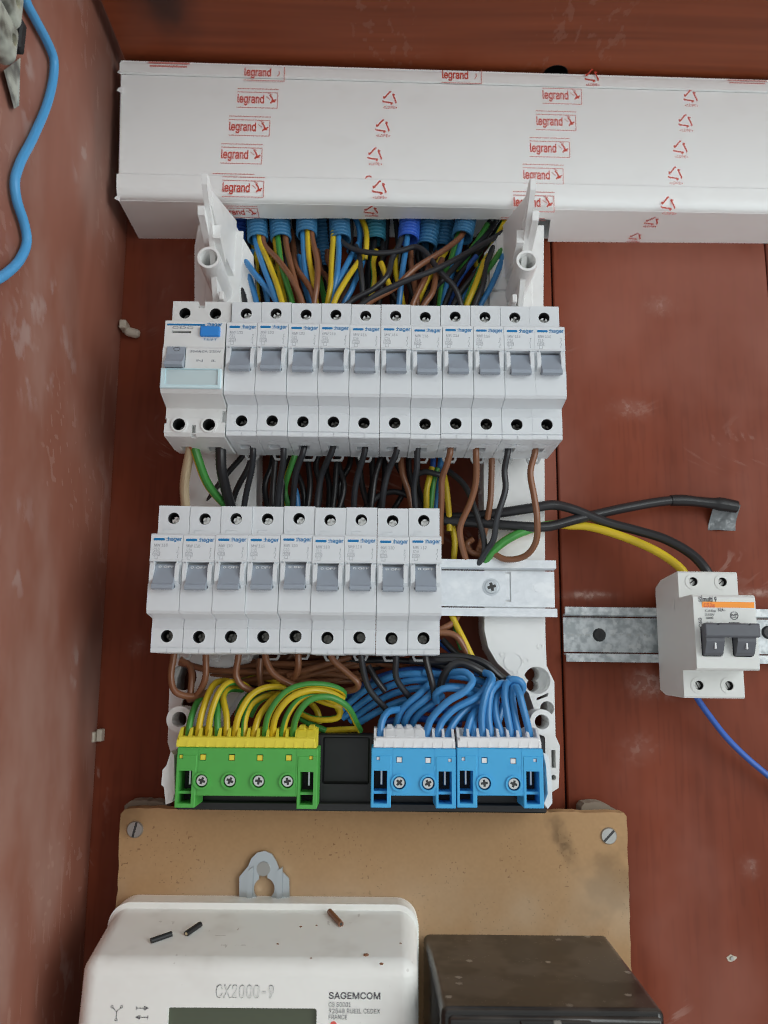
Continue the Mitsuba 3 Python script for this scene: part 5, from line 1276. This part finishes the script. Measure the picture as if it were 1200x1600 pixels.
put(bd + '__screw', mesh_of(cyl_y(q[0], q[1], 0.0046, BY + 0.0002, HP - 0.0016, 26, 0.0040)), 'dull_screw_m', 30, label='slotted screw in the hanger plate of the meter')

fb = thing('fuse_box', 'dusty black main fuse box at the bottom right', 'fuse box')
xb0, xb1, xb2, xb3 = at(662, 1460, BY)[0], at(950, 1462, BY)[0], at(688, 1576, -0.128)[0], at(1040, 1582, -0.128)[0]
zb0_, zb1_ = at(800, 1461, BY)[2], at(850, 1577, -0.128)[2]
r = 0.004
pts = [[xb0 + r, BY - r + 0.004, zb0_ - r], [xb1 - r, BY - r + 0.004, zb0_ - r], [xb2 + r, -0.128 + r, zb1_ - r], [xb3 - r, -0.128 + r, zb1_ - r], [xb0 + r, BY - r + 0.004, -0.36], [xb1 - r, BY - r + 0.004, -0.36], [xb2 + r, -0.128 + r, -0.36], [xb3 - r, -0.128 + r, -0.36]]
m = balls(pts, r)
q0, q1 = at(700, 1586, -0.128), at(1034, 1590, -0.128)
m = m + bx(q0[0], q1[0], -0.12, -0.1310, -0.35, q0[2], 0.002)
put(fb + '__casing', mesh_of(m), 'box_m', 40)
q0, q1 = at(812, 1594, -0.131), at(925, 1595, -0.131)
put(fb + '__name_plate', mesh_of(bx(q0[0], q1[0], -0.13, -0.1318, -0.30, q0[2], 0.0015)), 'box_m', False)

# scraps of insulation lying on the meter's sloping top
tn = np.cross(V3(1, 0, 0), V3(0, FYM + 0.009 - (BY - 0.011), (zfr) - (zbk))); tn /= np.linalg.norm(tn); tn = tn if tn[2] > 0 else -tn
top_p = V3(0, BY - 0.011, zbk) + tn * 0.0
def on_top(u, v, h): return at_plane(u, v, top_p + tn * h, tn)
def scrap(name, a, b, r, m, label, hole_in=True):
    A, B = on_top(*a, r), on_top(*b, r)
    c = np.linspace(A, B, 14); c = c + V3(0, 0, 1) * 0.0
    mesh, uv = sweep(c, r, 14); k = put(name, mesh, m, 40, label=label, category='wire scrap')
    if hole_in:
        d = (B - A) / np.linalg.norm(B - A); mesh, uv = sweep(np.array([B - d * 0.0004, B + d * 0.00015]), r * 0.55, 12); put(k + '__bore', mesh, 'cream_m' if 'black' in name else 'slot_m', 40)
    return k
scrap('black_wire_scrap', (268, 1459), (236, 1470), 0.0014, 'black_wire_m', 'flat black wire scrap on the meter, the left one', False)
scrap('black_wire_scrap', (313, 1444), (291, 1459), 0.0015, 'black_wire_m', 'black wire scrap on the meter with its cut end showing')
scrap('brown_wire_scrap', (515, 1424), (533, 1444), 0.0016, 'brown_wire_m', 'brown wire scrap on the right of the meter top')
crumbs = []
for u, v, s in ((470, 1448, 0.0006), (495, 1446, 0.0005), (434, 1475, 0.0006), (372, 1452, 0.0004), (240, 1410, 0.0007), (572, 1492, 0.0011), (596, 1506, 0.0008), (626, 1474, 0.0005), (486, 1497, 0.0004), (348, 1415, 0.0006), (560, 1405, 0.0007)):
    p = on_top(u, v, s * 0.4); b = trimesh.creation.icosphere(subdivisions=1, radius=s); b.apply_scale([1.4, 1.0, 0.7]); b.apply_translation(p); crumbs.append(b)
put('crumbs', trimesh.util.concatenate(crumbs), 'brown_wire_m', True, kind='stuff', label='tiny crumbs of dirt scattered on the meter top', category='crumbs')


# ================================================================== small things round about
# nail clips in the left corner
for (u, v), lab in (((203, 515), 'small beige nail clip in the left corner level with the upper row'), ((152, 1148), 'small beige nail clip in the left corner level with the terminal blocks')):
    k = thing('cable_clip', lab, 'cable clip')
    p = at(u, v, -0.005)
    if v < 800:
        put(k + '__hook', mesh_of(bx(p[0] - 0.0062, p[0] - 0.0012, -0.011, -0.001, p[2] - 0.001, p[2] + 0.005, 0.0008)), 'clip_beige_m', 25)
        put(k + '__nail_head', mesh_of(balls([[p[0] - 0.001, -0.004, p[2] - 0.0012], [p[0] + 0.0035, -0.003, p[2] - 0.002]], 0.0032)), 'clip_beige_m', 40)
    else:
        put(k + '__hook', mesh_of(bx(p[0] - 0.0042, p[0] - 0.0002, -0.010, -0.001, p[2] - 0.0045, p[2] + 0.002, 0.0006)), 'clip_beige_m', 25)
        put(k + '__nail_head', mesh_of(bx(p[0] + 0.0002, p[0] + 0.0036, -0.008, -0.001, p[2] - 0.004, p[2] + 0.0036, 0.0006)), 'clip_beige_m', 25)
# a plugged nail hole low on the right panel
p = at(1143, 1497, 0)
k = thing('nail', 'small nail with chipped white rim low on the right panel', 'nail')
put(k + '__head', mesh_of(cyl_y(p[0], p[2], 0.0016, 0.001, -0.0012, 16, 0.0010)), 'dull_screw_m', 30)
ring = [(p[0] + (0.0026 + 0.0006 * math.sin(2 * t + 1) + 0.0003 * math.sin(5 * t)) * math.cos(t), p[2] + (0.0019 + 0.0004 * math.cos(3 * t)) * math.sin(t)) for t in np.linspace(0, 6.28, 30)[:-1]]
put(k + '__plaster_rim', mesh_of(ex_y(ring, 0.0005, -0.0003)), 'clip_beige_m', False)
# dark knock-out at the trunking's upper edge
# blue cable along the left side wall, and the connector at the very left
def on_side(u, v, off):
    q = at_plane(u, v, V3(-0.1776 + off, 0, 0), V3(1, 0, 0.0122)); return q
c = spline([on_side(u, v, 0.0036) for u, v in ((34, -30), (40, 0), (55, 30), (74, 66), (84, 92), (84, 115), (75, 158), (52, 214), (30, 258), (23, 285), (26, 312), (38, 350), (42, 376), (32, 404), (6, 430), (-30, 448))])
mesh, uv = sweep(c, 0.0024, 16); put('blue_cable', mesh, 'cable_blue_m', True, label='loose pale blue cable hanging in curves on the left side wall', category='cable')
k = thing('connector_strip', 'blurred milky plastic connector with brass screw at the top left edge', 'connector')
base = on_side(-8, 58, 0.005)
ysd, zsd = base[1], base[2]
xw = lambda z: -0.1776 - 0.0122 * z
for i in range(4):
    zz = zsd + 0.062 - i * 0.020
    m = balls([[xw(zz) + 0.007, ysd + dy + 0.000, zz + dz] for dy in (-0.012, 0.012 - 0.002 * i) for dz in (-0.005, 0.005)], 0.0052) - m3.Manifold.cylinder(0.02, 0.0028, 0.0028, 20).transform(np.array([[0, 0, 1, xw(zz) + 0.006], [1, 0, 0, ysd + 0.004], [0, 1, 0, zz]], float))
    put(k + '__segment', mesh_of(m), 'milky_m', 40)
    put(k + '__screw', mesh_of(m3.Manifold.cylinder(0.004, 0.0026, 0.0024, 18).transform(np.array([[0, 0, 1, xw(zz) + 0.0062], [1, 0, 0, ysd + 0.004], [0, 1, 0, zz]], float))), 'brass_m', 30)
put(k + '__dark_spot', mesh_of(bx(xw(zsd) + 0.001, xw(zsd) + 0.009, ysd + 0.016, ysd + 0.022, zsd + 0.008, zsd + 0.024, 0.001)), 'hole_m', False)  # dark block for the dark gap beside the connector
put(k + '__tail', mesh_of(hull([on_side(u, v, o) for u, v in ((6, 110), (32, 90), (30, 165), (22, 170)) for o in (0.0008, 0.003)])), 'milky_m', 25)
